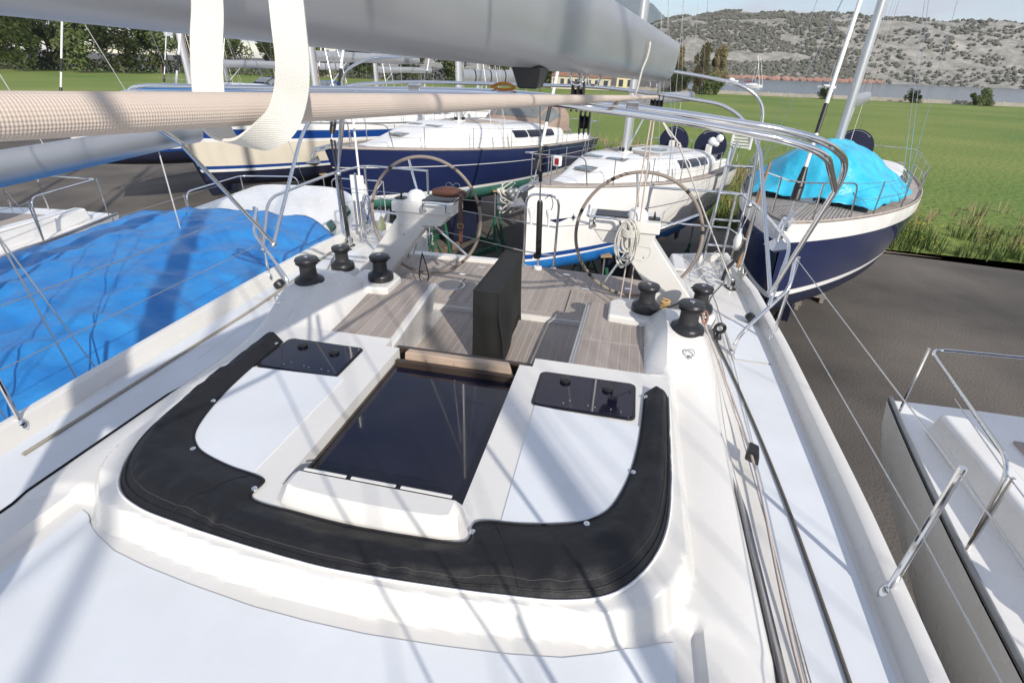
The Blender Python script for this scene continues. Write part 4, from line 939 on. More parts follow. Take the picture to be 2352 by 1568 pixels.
# boarding ladder, flag staff and boat hook on the right quarter
ld = thing('boarding_ladder', 'folded stainless boarding ladder standing against the right stern rail', 'ladder', (1.80, 5.30, 4.06))
for x in (-0.13, 0.13): MB().tube(fillet([(x, 0.02, 0.0), (x + 0.02, 0.05, 0.55), (x + 0.05, 0.16, 1.12)], .1), 0.0125, 10).build('rail', STEEL, ld)
for k in range(4):
    z = 0.22 + 0.25 * k; MB().tube([(-0.12 + 0.02 * k * .4, 0.03 + .03 * k, z), (0.14 + 0.02 * k * .4, 0.03 + .03 * k, z)], 0.011, 8).build('rung', STEEL, ld)
tag(MB().tube([(1.62, 5.36, 4.05), (1.78, 5.50, 5.25)], 0.012, 8).build('boat_hook', STEELD, None, 60), 'grey boat hook pole leaning beside the boarding ladder', 'pole')
tag(MB().tube([(1.97, 5.15, 4.1), (2.06, 5.30, 5.10)], [0.016, 0.011], 8).build('flag_staff', mat('varnish', (.30, .17, .08), .35), None, 60), 'varnished wooden flag staff on the right stern rail', 'pole')
lk = thing('rail_float', 'small white plastic float tied to the right stern rail', 'float', (1.90, 5.05, 4.42))
MB().lathe([(.01, -.09), (.035, -.06), (.045, 0), (.035, .05), (.014, .08), (.012, .12)], 16).build('body', WHITEP, lk, 60)
MB().tube([(0, 0, .11), (.03, .02, .22), (.04, .03, .34)], .004, 6).build('cord', ROPEB, lk)
# gear hung on the left rail
hk = thing('hanging_hank', 'grey blue rope hank hanging from the left stern rail', 'rope', (-1.86, 5.02, 4.50))
for k in range(6):
    a = random.uniform(.03, .05); ox = random.uniform(-.02, .02); zb = random.uniform(-.26, -.18)
    MB().tube(crom([(ox - a, 0, -.05), (ox, 0, .06), (ox + a, .01, -.05), (ox + a * .7, 0, zb * .7), (ox, .01, zb), (ox - a * .7, 0, zb * .7)], 4, True), .006, 6, True).build('loop', mat('rope_blue', (.16, .19, .27), .85), hk, 60)
lf = thing('rescue_light', 'pale yellow rescue light hanging below the left stern rail', 'lamp', (-1.72, 5.06, 4.25))
MB().lathe([(.01, -.07), (.04, -.055), (.045, 0), (.03, .04), (.012, .09)], 16).build('body', mat('pale_yellow', (.65, .66, .36), .5), lf, 60)
MB().tube([(0, 0, .08), (.01, 0, .30)], .004, 6).build('cord', ROPEB, lf)
dn = thing('danbuoy_pole', 'thin white danbuoy pole with float beside the left stern rail', 'buoy pole', (-2.08, 5.35, 4.1))
MB().tube([(0, 0, 0), (-.03, .05, 1.35)], .012, 8).build('pole', WHITEP, dn)
MB().lathe([(.02, 0), (.06, .04), (.07, .16), (.06, .28), (.02, .32)], 16, (0, .01, .2)).build('float', WHITEP, dn, 60)
# ================================================================== other yachts on the hard
def fdeck(s, sm=0.62, ft=0.8):
    a = 1 - abs(1 - s / sm) ** 2.0 if s < sm else 1 - (1 - ft) * ((s - sm) / (1 - sm)) ** 2
    return max(a, 0.0) ** 0.85
class Boat:
    def __init__(b, name, label, bow, th, L, B, zb, zs, zw, rake=0.3, bands=None, bottom=NAVYB, deckm=TEAKD, c0=0.24, c1=0.74, hc=0.42, roofm=None, sw=0.32):
        b.L, b.B, b.zb, b.zs, b.zw, b.rake = L, B, zb, zs, zw, rake
        b.c0, b.c1, b.hc, b.sw = c0, c1, hc, sw; keelm = NAVYB
        b.root = thing(name, label, 'sailing yacht', (bow[0], bow[1], 0), -th); R_ = b.root
        NS = 36
        hs = [0.0] + [h for h, m in bands]
        for k, (h1, m) in enumerate(bands):
            g = MB(); h0 = hs[k]
            for sd in (1, -1):
                G = []
                for i in range(NS + 1):
                    s = (i / NS) ** 1.25
                    G.append([b.side(s, lerp(h0, h1, j / 4), sd) for j in range(5)])
                g.grid(G, sd < 0)
            rows = [b.side(1, lerp(h0, h1, j / 4), 1) for j in range(5)]; o = len(g.v)
            g.grid([[p, (-p[0], p[1], p[2])] for p in rows])
            g.build('topsides' if k == 0 else ('boot_stripe' if h1 - h0 < 0.12 else 'topside_band'), m, R_, 50)
        g = MB()
        for sd in (1, -1):
            G = []
            for i in range(NS + 1):
                s = (i / NS) ** 1.25; p = b.side(s, 1, sd); row = []
                dp = 0.62 * math.sin(PI * (0.06 + 0.90 * s)) ** 0.7
                for j in range(7):
                    a = j / 6 * PI / 2; row.append((p[0] * math.cos(a), p[1], zw - dp * math.sin(a)))
                G.append(row)
            g.grid(G, sd < 0)
        e = [(p[0], p[1], p[2]) for p in G[-1]]; g.grid([[p, (-p[0], p[1], p[2])] for p in e])
        g.build('bottom', bottom, R_, 50)
        G = []
        for i in range(NS + 1):
            s = (i / NS) ** 1.25; w = b.w(s); z = b.zd(s)
            G.append([(w * t / 6, s * L, z + 0.05 * (1 - (t / 6) ** 2)) for t in range(-6, 7)])
        MB().grid(G).build('side_deck', deckm, R_, 50)
        for sd in (1, -1):
            MB().tube([(sd * (b.w(i / 30) - 0.01), i / 30 * L, b.zd(i / 30) + 0.025) for i in range(31)], 0.022, 6).build('toe_rail', TEAKD if deckm == TEAKD else GREYST, R_, 60)
        # coachroof
        roofm = roofm or GEL2; NC = 26; G = []
        for i in range(NC + 1):
            s = lerp(c0, c1, i / NC); G.append([b.roof(s, a * PI / 24) for a in range(25)])
        g = MB().grid(G); g.add(G[-1], [tuple(range(24, -1, -1))]); g.build('coachroof', roofm, R_, 45)
        # keel and rudder
        k0 = 0.36 * L; zk = zw - 0.45
        MB().hexa([(-0.12, k0 + .5, 0.15), (0.12, k0 + .5, 0.15), (0.08, k0 + 1.7, 0.15), (-0.08, k0 + 1.7, 0.15)], [(-0.12, k0, zk), (0.12, k0, zk), (0.08, k0 + 2.1, zk), (-0.08, k0 + 2.1, zk)]).build('keel', keelm, R_, 20)
        MB().hexa([(-0.03, .90 * L, zw - 1.5), (0.03, .90 * L, zw - 1.5), (0.01, .93 * L, zw - 1.5), (-0.01, .93 * L, zw - 1.5)], [(-0.04, .87 * L, zw - .05), (0.04, .87 * L, zw - .05), (0.01, .94 * L, zw - .05), (-0.01, .94 * L, zw - .05)]).build('rudder', keelm, R_, 20)
    def w(b, s): return b.B / 2 * fdeck(s)
    def zd(b, s): return b.zb + (b.zs - b.zb) * (1 - (1 - s) ** 1.6)
    def side(b, s, h, sd=1, off=0.0):
        wd = b.w(s); ww = b.B / 2 * fdeck(s, ft=0.7) * 0.86
        y = lerp(s * b.L, b.rake + s * (0.97 * b.L - b.rake), h); w = lerp(wd, ww, h ** 1.35) + 0.05 * math.sin(PI * h) * min(1, s * 4)
        return (sd * (w + off + 0.012), y, lerp(b.zd(s), b.zw, h))
    def roof(b, s, a, off=0.0):
        t = max(0.0, (s - b.c0) / (b.c1 - b.c0))
        wc = (b.w(s) - b.sw) * min(1, 0.45 + 0.55 * (min(1, t * 2.2)) ** 0.6) * 0.98
        wc = max(0.12, wc); h = b.hc * ss(-0.02, 0.42, t) + 0.02
        co, si = math.cos(a), math.sin(a)
        x = (wc + off) * math.copysign(abs(co) ** 0.45, co); z = (h + off * 0.6) * abs(si) ** 0.6
        return (x, s * b.L, b.zd(s) + 0.03 + z)
    def part(b, mb, name, m, sm=50, **k): return mb.build(name, m, b.root, sm, **k)
    def window(b, s0, s1, a0, a1, sd, m=ACRYL, name='cabin_window'):
        G = []
        for i in range(9):
            s = lerp(s0, s1, i / 8); row = []
            for j in range(4):
                a = math.radians(lerp(a0 + (1.5 if i in (0, 8) else 0), a1 - (1.5 if i in (0, 8) else 0), j / 3)); a = a if sd > 0 else PI - a
                row.append(b.roof(s, a, 0.012))
            G.append(row)
        return b.part(MB().grid(G), name, m)
    def hatch(b, s, x, w, l, m=None):
        z = max(b.roof(s, PI / 2 - (0.0 if abs(x) < .2 else math.copysign(.5, x)))[2], b.zd(s)) - 0.015; y = s * b.L
        f = b.part(MB().prism(rounded(x - w / 2, y - l / 2, x + w / 2, y + l / 2, 0.05), z, z + 0.045), 'deck_hatch', GREYST, 30)
        MB().prism(rounded(x - w / 2 + .03, y - l / 2 + .03, x + w / 2 - .03, y + l / 2 - .03, 0.04), z + 0.045, z + 0.049).build('pane', m or mat('hatch_pane', (0.09, 0.11, 0.12), 0.06), f, 30)
    def rig(b, sm, H, boomL, boomz, boom_m=ALU, boom_r=0.11, spread=True, furl=True, cover=None, boom_ang=0.0, mr=1.0):
        R_ = b.root; y = sm * b.L; z0 = b.roof(sm, PI / 2)[2] if b.c0 < sm < b.c1 else b.zd(sm)
        MB().loft([[(mr * 0.09 * math.cos(k * PI / 8), y + mr * 0.135 * math.sin(k * PI / 8), z) for k in range(16)] for z in (z0 - 0.05, z0 + H)]).build('mast', ALUW, R_, 50)
        MB().lathe([(0.22, 0), (0.20, 0.05), (0.14, 0.08)], 20, (0, y, z0 - 0.03)).build('mast_collar', GEL2, R_)
        for k in range(5):
            a = k * 1.2; MB().box((0.14 * math.cos(a), y + 0.17 * math.sin(a), z0 + 0.09), (0.05, 0.07, 0.08), a).build('mast_block', BLACK, R_, 20, 0.01)
        zb = z0 + boomz
        def bp(t, r=0): return (boomL * t * math.sin(boom_ang), y + 0.15 + boomL * t * math.cos(boom_ang), zb)
        rr = [(0.6, 1.0), (-0.6, 1.0)]
        prof = [(boom_r * 0.75 * math.cos(k * PI / 7), boom_r * (1.15 if cover is None else 1.5) * math.sin(k * PI / 7)) for k in range(14)]
        MB().loft([[(bp(t)[0] + px * math.cos(boom_ang), bp(t)[1] - px * math.sin(boom_ang), zb + pz) for px, pz in prof] for t in (0, .33, .66, 1)]).build('boom', boom_m, R_, 50)
        if cover is not None:
            for k in range(5):
                t = 0.12 + 0.18 * k; MB().loft([[(bp(u)[0] + px * 1.04, bp(u)[1], zb + pz * 1.04) for px, pz in prof] for u in (t, t + .012)]).build('boom_strap', BLACK, R_, 50)
        for t, w in ((0.42, 0.55), (0.72, 0.42)):
            if spread:
                zz = z0 + H * t; MB().tube([(-w * b.B * .48, y + .25, zz + .05), (0, y, zz), (w * b.B * .48, y + .25, zz + .05)], 0.025, 6).build('spreader', ALUW, R_)
        for sd in (1, -1):
            for dy, zt in ((0.1, 0.99), (0.35, 0.42), (-0.35, 0.41)):
                cs = (y + dy + .1) / b.L; x = sd * (b.w(cs) - 0.22)
                MB().tube([(x, y + dy, b.zd(cs)), (sd * .06, y, z0 + H * zt)], 0.0055, 5).build('shroud', STEELD, R_)
                MB().tube([(x, y + dy, b.zd(cs)), (lerp(x, sd * .06, .05), lerp(y + dy, y, .05), lerp(b.zd(cs), z0 + H * zt, .05))], 0.013, 6).build('turnbuckle', STEELD, R_)
        MB().tube([(0, b.L * .985, b.zs), (0, y + .1, z0 + H)], 0.005, 5).build('backstay', STEELD, R_)
        if furl:
            p0, p1 = Vector((0, 0.22, b.zb + 0.12)), Vector((0, y - .12, z0 + H * .93))
            MB().tube([p0.lerp(p1, t) for t in (0.015, 0.03, 0.05)], [0.075, 0.075, 0.04], 14).build('furler_drum', BLACK, R_)
            MB().tube([p0.lerp(p1, t) for t in (0, 0.2)], 0.012, 6).build('forestay', STEELD, R_)
            MB().tube([p0.lerp(p1, t) for t in (0.05, 0.2, 0.6, 0.98)], [0.03, 0.032, 0.032, 0.02], 10).build('furler_foil', WHITEP, R_)
            MB().tube([p0.lerp(p1, t) for t in (0.085, 0.115)], 0.034, 10).build('foil_band', BLACK, R_)
        else:
            MB().tube([(0, 0.15, b.zb + .05), (0, y - .12, z0 + H)], 0.006, 5).build('forestay', STEELD, R_)
        for k in range(3): MB().tube([(0.05 * (k - 1), y + .16, z0 + .1), (0.03 * (k - 1), y + .13, z0 + H * .95)], 0.006, 5).build('halyard', (ROPEB, ROPER, ROPEB)[k], R_)
        for k in range(2): MB().tube([bp(0.45 + .35 * k), (0, y + .1, z0 + H * .6)], 0.004, 5).build('lazy_jack', ROPEB, R_)
        MB().tube([bp(0.99), (0, y + .12, z0 + H)], 0.004, 5).build('topping_lift', ROPEB, R_)
        MB().tube([bp(0.8), (0, y + .15 + boomL * .8, b.zd(.85) + .3)], 0.008, 5).build('mainsheet', ROPEB, R_)
        MB().tube([bp(0.3), (0, y + .14, z0 + .12)], 0.022, 8).build('vang', ALUW, R_)
    def rails(b, s_list=(0.2, 0.33, 0.46, 0.6, 0.74, 0.86), gates=True):
        R_ = b.root
        def e(s, z): return lambda sd: (sd * (b.w(s) - 0.05), s * b.L, b.zd(s) + z)
        for sd in (1, -1):
            for s in s_list:
                MB().tube([e(s, 0)(sd), e(s, .62)(sd)], 0.0125, 6).build('stanchion', STEELD, R_)
            for z in (0.6, 0.32):
                MB().tube([e(s, z)(sd) for s in (0.12,) + tuple(s_list) + (0.93,)], 0.004, 5).build('lifeline', STEELD, R_)
            # pushpit
            MB().tube(fillet([e(.86, .0)(sd), e(.865, .66)(sd), e(.985, .66)(sd), (sd * .35, .995 * b.L, b.zs + .66), (sd * .35, .995 * b.L, b.zs)], .15), 0.0135, 8).build('pushpit', STEEL, R_)
            MB().tube([e(.985, .0)(sd), e(.985, .66)(sd)], 0.0125, 6).build('pushpit_post', STEEL, R_)
        p = [e(.13, 0)(1), e(.12, .62)(1), e(.05, .64)(1), (0.12, 0.0, b.zb + .66), (-0.12, 0.0, b.zb + .66), e(.05, .64)(-1), e(.12, .62)(-1), e(.13, 0)(-1)]
        MB().tube(fillet(p, .16), 0.0135, 8).build('pulpit', STEEL, R_)
        for sd in (1, -1): MB().tube([e(.045, 0)(sd), e(.045, .63)(sd)], 0.0125, 6).build('pulpit_leg', STEEL, R_)
    def cockpit(b, sd_wheels=(), cover=None, wr=0.42):
        R_ = b.root; y0, y1 = b.c1 * b.L, 0.965 * b.L
        for sd in (1, -1):
            s = (b.c1 + .97) / 2; x = sd * (b.w(s) - 0.48)
            MB().hexa([(x - .16, y0, b.zs), (x + .16, y0, b.zs), (x + .16, y1, b.zs), (x - .16, y1, b.zs)], [(x - .10, y0, b.zs + .33), (x + .10, y0, b.zs + .33), (x + .10, y1, b.zs + .22), (x - .10, y1, b.zs + .22)]).build('coaming', GEL2, R_, 20, bevel=.04)
            MB().lathe([(0.10, 0), (0.10, .04), (.06, .07), (.06, .13), (.09, .15), (.09, .17), (.02, .18)], 16, (x, lerp(y0, y1, .35), b.zs + .29)).build('winch', STEELD, R_)
        MB().box((0, (y0 + y1) / 2, b.zs + .04), (b.B * .42, y1 - y0, .05)).build('cockpit_floor', TEAKD, R_, 20)
        for sd in sd_wheels:
            c = (sd * 0.62 if len(sd_wheels) > 1 else 0, y1 - 0.75, b.zs + .62)
            MB().box((c[0], c[1] - .12, b.zs + .35), (.22, .18, .7), 0, .8).build('pedestal', GEL2, R_, 20, bevel=.03)
            n = 40; MB().tube([(c[0] + wr * math.cos(2 * PI * k / n), c[1] + .02, c[2] + wr * math.sin(2 * PI * k / n)) for k in range(n)], .014, 6, True).build('steering_wheel', STEEL, R_)
            if cover: MB().lathe([(wr + .03, -0.05), (wr + .05, -.01), (wr + .05, .03), (wr * .6, .05), (.02, .055)], 36, c, (0, -1, 0.12)).build('wheel_cover', cover, R_)
    def sprayhood(b, m, s0, s1, h, win=CLEARV):
        R_ = b.root; wc = b.w(s0) - .42; z0 = b.roof(s0, PI / 2)[2] - 0.02; G = []
        for i in range(9):
            t = i / 8; y = lerp(s0, s1, t) * b.L; hh = h * (1 - (1 - t) ** 2.2); row = []
            for a in range(25):
                A_ = a * PI / 24; co, si = math.cos(A_), math.sin(A_)
                row.append((wc * (.9 + .1 * t) * math.copysign(abs(co) ** .5, co), y + .25 * (1 - abs(si) ** .5) * (1 - t), z0 - .28 * (1 - abs(si) ** .5) + hh * abs(si) ** .55))
            G.append(row)
        o = MB().grid(G).build('sprayhood', m, R_, 60)
        for a0, a1 in ((3, 8), (9, 15), (16, 21)):
            H = [[Vector(G[i][a]) + Vector((0, -.012, .014)) for a in range(a0, a1 + 1)] for i in range(1, 6)]
            MB().grid(H).build('hood_window', win, o, 60)
    def teak_lines(b, n=9, s1=0.30):
        # laid planks of the fore deck: seams as raised dark beads
        for k in range(-n, n + 1):
            if k == 0: continue
            P = []
            for i in range(25):
                s = lerp(0.02, s1, i / 24); w = b.w(s) - 0.07; x = k * 0.055
                if abs(x) > w: continue
                P.append((x, s * b.L, b.zd(s) + 0.05 * (1 - (x / b.w(s)) ** 2) + 0.004))
            if len(P) > 1: MB().tube(P, 0.004, 4).build('deck_seam', CAULKD, b.root, 0)
    def anchor(b, x=0.0, m=STEELD):
        R_ = b.root; z = b.zb
        MB().hexa([(x - .09, -.28, z - .06), (x + .09, -.28, z - .06), (x + .09, .25, z), (x - .09, .25, z)], [(x - .08, -.28, z - .02), (x + .08, -.28, z - .02), (x + .09, .25, z + .06), (x - .09, .25, z + .06)]).build('bow_roller', STEEL, R_, 20, bevel=.01)
        MB().tube([(x, .5, z + .10), (x, -.25, z + .02), (x, -.42, z - .18)], .025, 8).build('anchor_shank', m, R_)
        MB().add([(x, -.62, z - .30), (x - .2, -.30, z - .30), (x, -.22, z - .16), (x + .2, -.30, z - .30), (x, -.34, z - .40)], [(0, 1, 2), (0, 2, 3), (0, 4, 1), (0, 3, 4), (1, 4, 2), (2, 4, 3)]).build('anchor_fluke', m, R_, 20)

def jackstand(x, y, top, label, face=0.0, m=GREENP, num=None):
    j = thing('jack_stand', label, 'jack stand', (x, y, 0), face, 'jack stands under the yachts')
    MB().tube([(0, 0, top * .55), (0, 0, top - .05)], .025, 8).build('screw', GREYST, j)
    MB().tube([(0, 0, .5), (0, 0, top * .62)], .042, 8).build('post', m, j)
    for k in range(3):
        a = k * 2 * PI / 3 + .3; MB().tube([(0, 0, top * .55), (.5 * math.cos(a), .5 * math.sin(a), 0.0)], .028, 6).build('leg', m, j)
    MB().tube([(.5 * math.cos(k * 2 * PI / 3 + .3) * .8, .5 * math.sin(k * 2 * PI / 3 + .3) * .8, top * .11) for k in range(3)], .018, 6, True).build('brace_ring', m, j)
    MB().box((0, 0, top - .03), (.28, .28, .05)).build('pad', mat('plywood', (.32, .22, .13), .8), j, 20)
    if num:
        cu = bpy.data.curves.new('num', 'FONT'); cu.body = num; cu.size = .16; cu.extrude = .002; cu.align_x = 'CENTER'
        to = bpy.data.objects.new('num', cu); COL.objects.link(to)
        me = bpy.data.meshes.new_from_object(to.evaluated_get(bpy.context.evaluated_depsgraph_get())); bpy.data.objects.remove(to)
        o = bpy.data.objects.new('stencilled_number', me); COL.objects.link(o); me.materials.append(WHITEP); o.parent = j
        o.rotation_euler = (PI / 2, -PI / 2, -face); o.location = Matrix.Rotation(-face, 3, 'Z') @ Vector((0.04, -.048, top * .45))
    return j

WS = mat('white_stripe', (0.78, 0.78, 0.77), 0.3)
# --- white yacht with blue bottom paint
bw = Boat('sailing_yacht', 'white yacht with bright blue bottom paint and navy boot stripe, bow towards the cockpit', (-1.147, 10.584), 0.445, 10.18, 3.15, 3.631, 3.098, 2.011, 0.0,
          [(0.865, GEL2), (0.89, WS), (0.955, STRIPEB), (0.985, WS), (1.0, BLUEB)], BLUEB, TEAKD, 0.11, 0.78, 0.54, sw=0.24)
bw.rig(0.42, 13.5, 3.9, 1.25, ALU, 0.12)
bw.rails(); bw.anchor()
bw.cockpit((-1, 1), NAVYC, 0.46)
for s0, s1 in ((0.50, 0.56), (0.57, 0.63), (0.64, 0.70)):
    for sd in (1, -1): bw.window(s0, s1, 16, 44, sd)
for s, x, w, l in ((0.33, 0.30, .5, .5), (0.33, -0.34, .5, .5), (0.40, .55, .35, .22), (0.40, -.55, .35, .22), (0.60, 0.0, .6, .5), (.23, 0, .46, .46)): bw.hatch(s, x, w, l)
bw.part(MB().prism([(-.55, .36 * 10.18), (.55, .36 * 10.18), (.75, .47 * 10.18), (-.75, .47 * 10.18)], bw.roof(.42, PI / 2)[2] - .04, bw.roof(.42, PI / 2)[2] + .008), 'teak_roof_panel', TEAKD, 20)
for x in (-.75, .75):
    bw.part(MB().tube(fillet([(x, .48 * 10.18, bw.roof(.5, 1.2)[2] - .05), (x, .49 * 10.18, bw.roof(.5, 1.2)[2] + .05), (x, .70 * 10.18, bw.roof(.7, 1.2)[2] + .05), (x, .71 * 10.18, bw.roof(.7, 1.2)[2] - .05)], .05), .014, 8), 'grab_rail', TEAKD)
bw.part(MB().hexa([(-.45, .72 * 10.18, bw.zd(.75) + .45), (.45, .72 * 10.18, bw.zd(.75) + .45), (.45, .785 * 10.18, bw.zd(.75) + .35), (-.45, .785 * 10.18, bw.zd(.75) + .35)], [(-.42, .725 * 10.18, bw.zd(.75) + .56), (.42, .725 * 10.18, bw.zd(.75) + .56), (.42, .78 * 10.18, bw.zd(.75) + .54), (-.42, .78 * 10.18, bw.zd(.75) + .54)]), 'companionway_garage', GEL2, 20, bevel=.03)
# thin cove line, star emblem and number on the near topside
sd = 1
bw.part(MB().tube([bw.side(i / 40, .40 - .06 * i / 40, 1, .004) for i in range(6, 41)], .008, 5), 'cove_line', NAVY)
a0, a1, a2 = bw.side(.040, .42, 1, .010), bw.side(.088, .405, 1, .010), bw.side(.060, .47, 1, .010)
bw.part(MB().add([a0, a1, a2], [(0, 1, 2)]), 'cove_arrow', NAVY)
c = Vector(bw.side(.094, .405, 1, .016)); ty = (Vector(bw.side(.11, .405, 1, .016)) - c).normalized(); tz = Vector((0, 0, 1)); st_ = []
for k in range(16):
    a = k * PI / 8; r = (.11 if k % 4 == 0 else .07) if k % 2 == 0 else .026; st_.append(c + ty * (r * math.cos(a) + .03) + tz * r * math.sin(a))
bw.part(MB().add(st_, [tuple(range(16))]), 'star_emblem', NAVY, 0)
cu = bpy.data.curves.new('num', 'FONT'); cu.body = '2'; cu.size = .2; cu.extrude = .002
to = bpy.data.objects.new('num', cu); COL.objects.link(to)
me = bpy.data.meshes.new_from_object(to.evaluated_get(bpy.context.evaluated_depsgraph_get())); bpy.data.objects.remove(to)
o = bpy.data.objects.new('bow_number', me); COL.objects.link(o); me.materials.append(WS); o.parent = bw.root
q = Vector(bw.side(.012, .955, 1, .012)); t_ = (Vector(bw.side(.06, .955, 1, .012)) - q).normalized()
o.rotation_euler = (PI / 2, 0, math.atan2(t_.y, t_.x)); o.location = q
# hawse recess on the quarter, boxed gear and fenders on the stern
bw.part(MB().prism(rounded(-.12, -.07, .12, .07, .05), -.006, .006), 'stern_recess', BLACK, 30)
o = bw.root.children[-1]; p = bw.side(.83, .28, 1, .006); o.location = p; o.rotation_euler = (PI / 2, 0, PI / 2)
box = thing('stern_bin', 'white plastic crate strapped to the stern rail behind the navy wheel cover', 'crate', (4.35, 19.2, 3.62), -.445)
for k in range(5): MB().box((0, .02 * k, .06 + .09 * k), (.62, .05, .05), 0).build('slat', WHITEP, box, 20)
for x in (-.3, .3): MB().box((x, .04, .25), (.05, .12, .5)).build('side', WHITEP, box, 20)
fen = thing('fender_pair', 'two cream round fenders lying beside the near navy wheel cover', 'fender', (3.25, 17.75, 3.95))
for dx, dz_, r in ((0, 0, .13), (.20, .10, .12), (.13, -.06, .09)): MB().lathe([(.01, -r), (r * .7, -r * .7), (r, 0), (r * .7, r * .7), (.01, r)], 16, (dx, 0, dz_)).build('fender', WHITEP, fen, 60)

# --- navy yacht with green bottom paint
bb = Boat('sailing_yacht', 'navy blue yacht with green bottom paint and tan sprayhood beyond the left wheel', (-6.805, 12.49), 0.398, 12.06, 4.2, 3.813, 3.288, 2.37, 0.477,
          [(0.33, NAVY), (0.345, WS), (0.90, NAVY), (0.975, WS), (1.0, GREENB)], GREENB, TEAKD, 0.10, 0.76, 0.62, sw=0.26)
bb.rig(0.44, 15.5, 4.6, 1.3, ALU, 0.14, boom_ang=0.0, cover=1)
bb.rails(); bb.anchor()
bb.cockpit((0,), TANC, 0.55)
bb.sprayhood(TANC, 0.69, 0.80, 0.62)
for s0, s1 in ((0.50, 0.56), (0.565, 0.625), (0.63, 0.70)):
    for sd in (1, -1): bb.window(s0, s1, 14, 38, sd)
for s, x, w, l in ((0.32, 0.35, .55, .55), (0.32, -.4, .5, .5), (0.385, 0.62, .4, .26), (0.36, -.7, .4, .26), (0.57, .35, .55, .5), (.22, 0, .5, .5)): bb.hatch(s, x, w, l)
bb.part(MB().prism([(-.6, .37 * 12.06), (.6, .37 * 12.06), (.95, .52 * 12.06), (-.95, .52 * 12.06)], bb.roof(.44, PI / 2)[2] - .04, bb.roof(.44, PI / 2)[2] + .008), 'teak_roof_panel', TEAKD, 20)
for x in (-1.1, 1.1):
    bb.part(MB().tube(fillet([(x, .5 * 12.06, bb.roof(.5, 1.1)[2] - .05), (x, .505 * 12.06, bb.roof(.5, 1.1)[2] + .05), (x, .70 * 12.06, bb.roof(.7, 1.1)[2] + .05), (x, .705 * 12.06, bb.roof(.7, 1.1)[2] - .05)], .05), .014, 8), 'grab_rail', STEELD)
bb.part(MB().hexa([(-.5, .66 * 12.06, bb.zd(.7) + .46), (.5, .66 * 12.06, bb.zd(.7) + .46), (.5, .76 * 12.06, bb.zd(.7) + .4), (-.5, .76 * 12.06, bb.zd(.7) + .4)], [(-.47, .665 * 12.06, bb.zd(.7) + .58), (.47, .665 * 12.06, bb.zd(.7) + .58), (.47, .75 * 12.06, bb.zd(.7) + .56), (-.47, .75 * 12.06, bb.zd(.7) + .56)]), 'companionway_garage', GEL2, 20, bevel=.03)
# --- cream yacht with blue bands
bc = Boat('sailing_yacht', 'cream yacht with blue topside band and dark blue bottom at far left', (-13.1, 14.3), 0.40, 13.0, 4.3, 4.05, 3.55, 2.25, 0.7,
          [(0.13, WS), (0.30, STRIPEB), (0.36, WS), (0.80, CREAM), (0.86, STRIPEB), (0.91, WS), (1.0, NAVYB)], NAVYB, GEL2, 0.18, 0.72, 0.55)
bc.rig(0.42, 15, 5.3, 1.55, ALU, 0.16, cover=None)
bc.rails(); bc.anchor(); bc.cockpit((0,), NAVYC, .5)
bc.sprayhood(mat('grey_canvas', (.42, .43, .45), .8, var=.15, vscale=4), 0.64, 0.74, 0.6)
for s0, s1 in ((0.40, 0.47), (0.50, 0.57), (0.6, 0.66)):
    for sd in (1, -1): bc.window(s0, s1, 16, 40, sd)
for s, x, w, l in ((0.3, 0, .6, .6), (.5, .3, .4, .4)): bc.hatch(s, x, w, l)
# --- navy yacht at the right edge
br = Boat('sailing_yacht', 'navy yacht with teak foredeck under a cyan tarpaulin at the right edge', (3.40, 8.95), 0.40, 12.0, 3.9, 3.70, 3.25, 2.2, 0.35,
          [(0.22, GEL2), (0.86, NAVY), (0.93, WS), (1.0, NAVYB)], NAVYB, TEAKD, 0.26, 0.74, 0.5)
br.rig(0.42, 15, 4.5, 1.4, ALU, 0.13, furl=True)
br.rails(); br.anchor(); br.cockpit((0,), NAVYC, .5); br.teak_lines(14, .27)
for s0, s1 in ((0.46, 0.54), (0.56, 0.66)):
    for sd in (1, -1): br.window(s0, s1, 16, 40, sd)
for s, x, w, l in ((.22, 0, .5, .5), (.36, .3, .5, .5)): br.hatch(s, x, w, l)
# --- neighbours on either side of us
bn_ = Boat('sailing_yacht', 'white yacht alongside on the left with a blue tarpaulin over its cabin', (-5.9 + 2.9, -3.2), -0.19, 13.5, 3.6, 3.35, 3.0, 1.95, 0.5,
          [(0.85, GEL2), (0.92, STRIPEB), (1.0, NAVYB)], NAVYB, GEL2, 0.22, 0.93, 0.62, sw=0.42)
bn_.root.location = (-2.95, -3.4, 0)
bn_.rig(0.40, 13.5, 4.2, 1.3, ALU, .12)
bn_.rails()
for s0, s1 in ((0.785, 0.808), (0.86, 0.883), (0.60, 0.623)): bn_.window(s0, s1, 17, 33, 1, mat('green_port', (.02, .10, .07), .08), 'porthole')
bq = Boat('sailing_yacht', 'white yacht alongside on the right with a grey boom and blue boot stripe', (4.2, -8.6), 0.06, 13.2, 3.7, 3.55, 3.15, 2.0, 0.5,
          [(0.84, GEL2), (0.90, STRIPEB), (1.0, NAVYB)], NAVYB, GEL2, 0.22, 0.72, 0.5)
bq.rig(0.36, 16, 4.6, 1.4, ALU, .13, mr=0.58); bq.rails(); bq.cockpit((0,), NAVYC, .5)
for s0, s1 in ((0.40, 0.47), (0.49, 0.56), (0.58, 0.66)):
    for sd in (1, -1): bq.window(s0, s1, 16, 40, sd)
for s, x, w, l in ((.26, 0, .5, .5), (.45, .35, .45, .45), (.45, -.35, .45, .45)): bq.hatch(s, x, w, l)

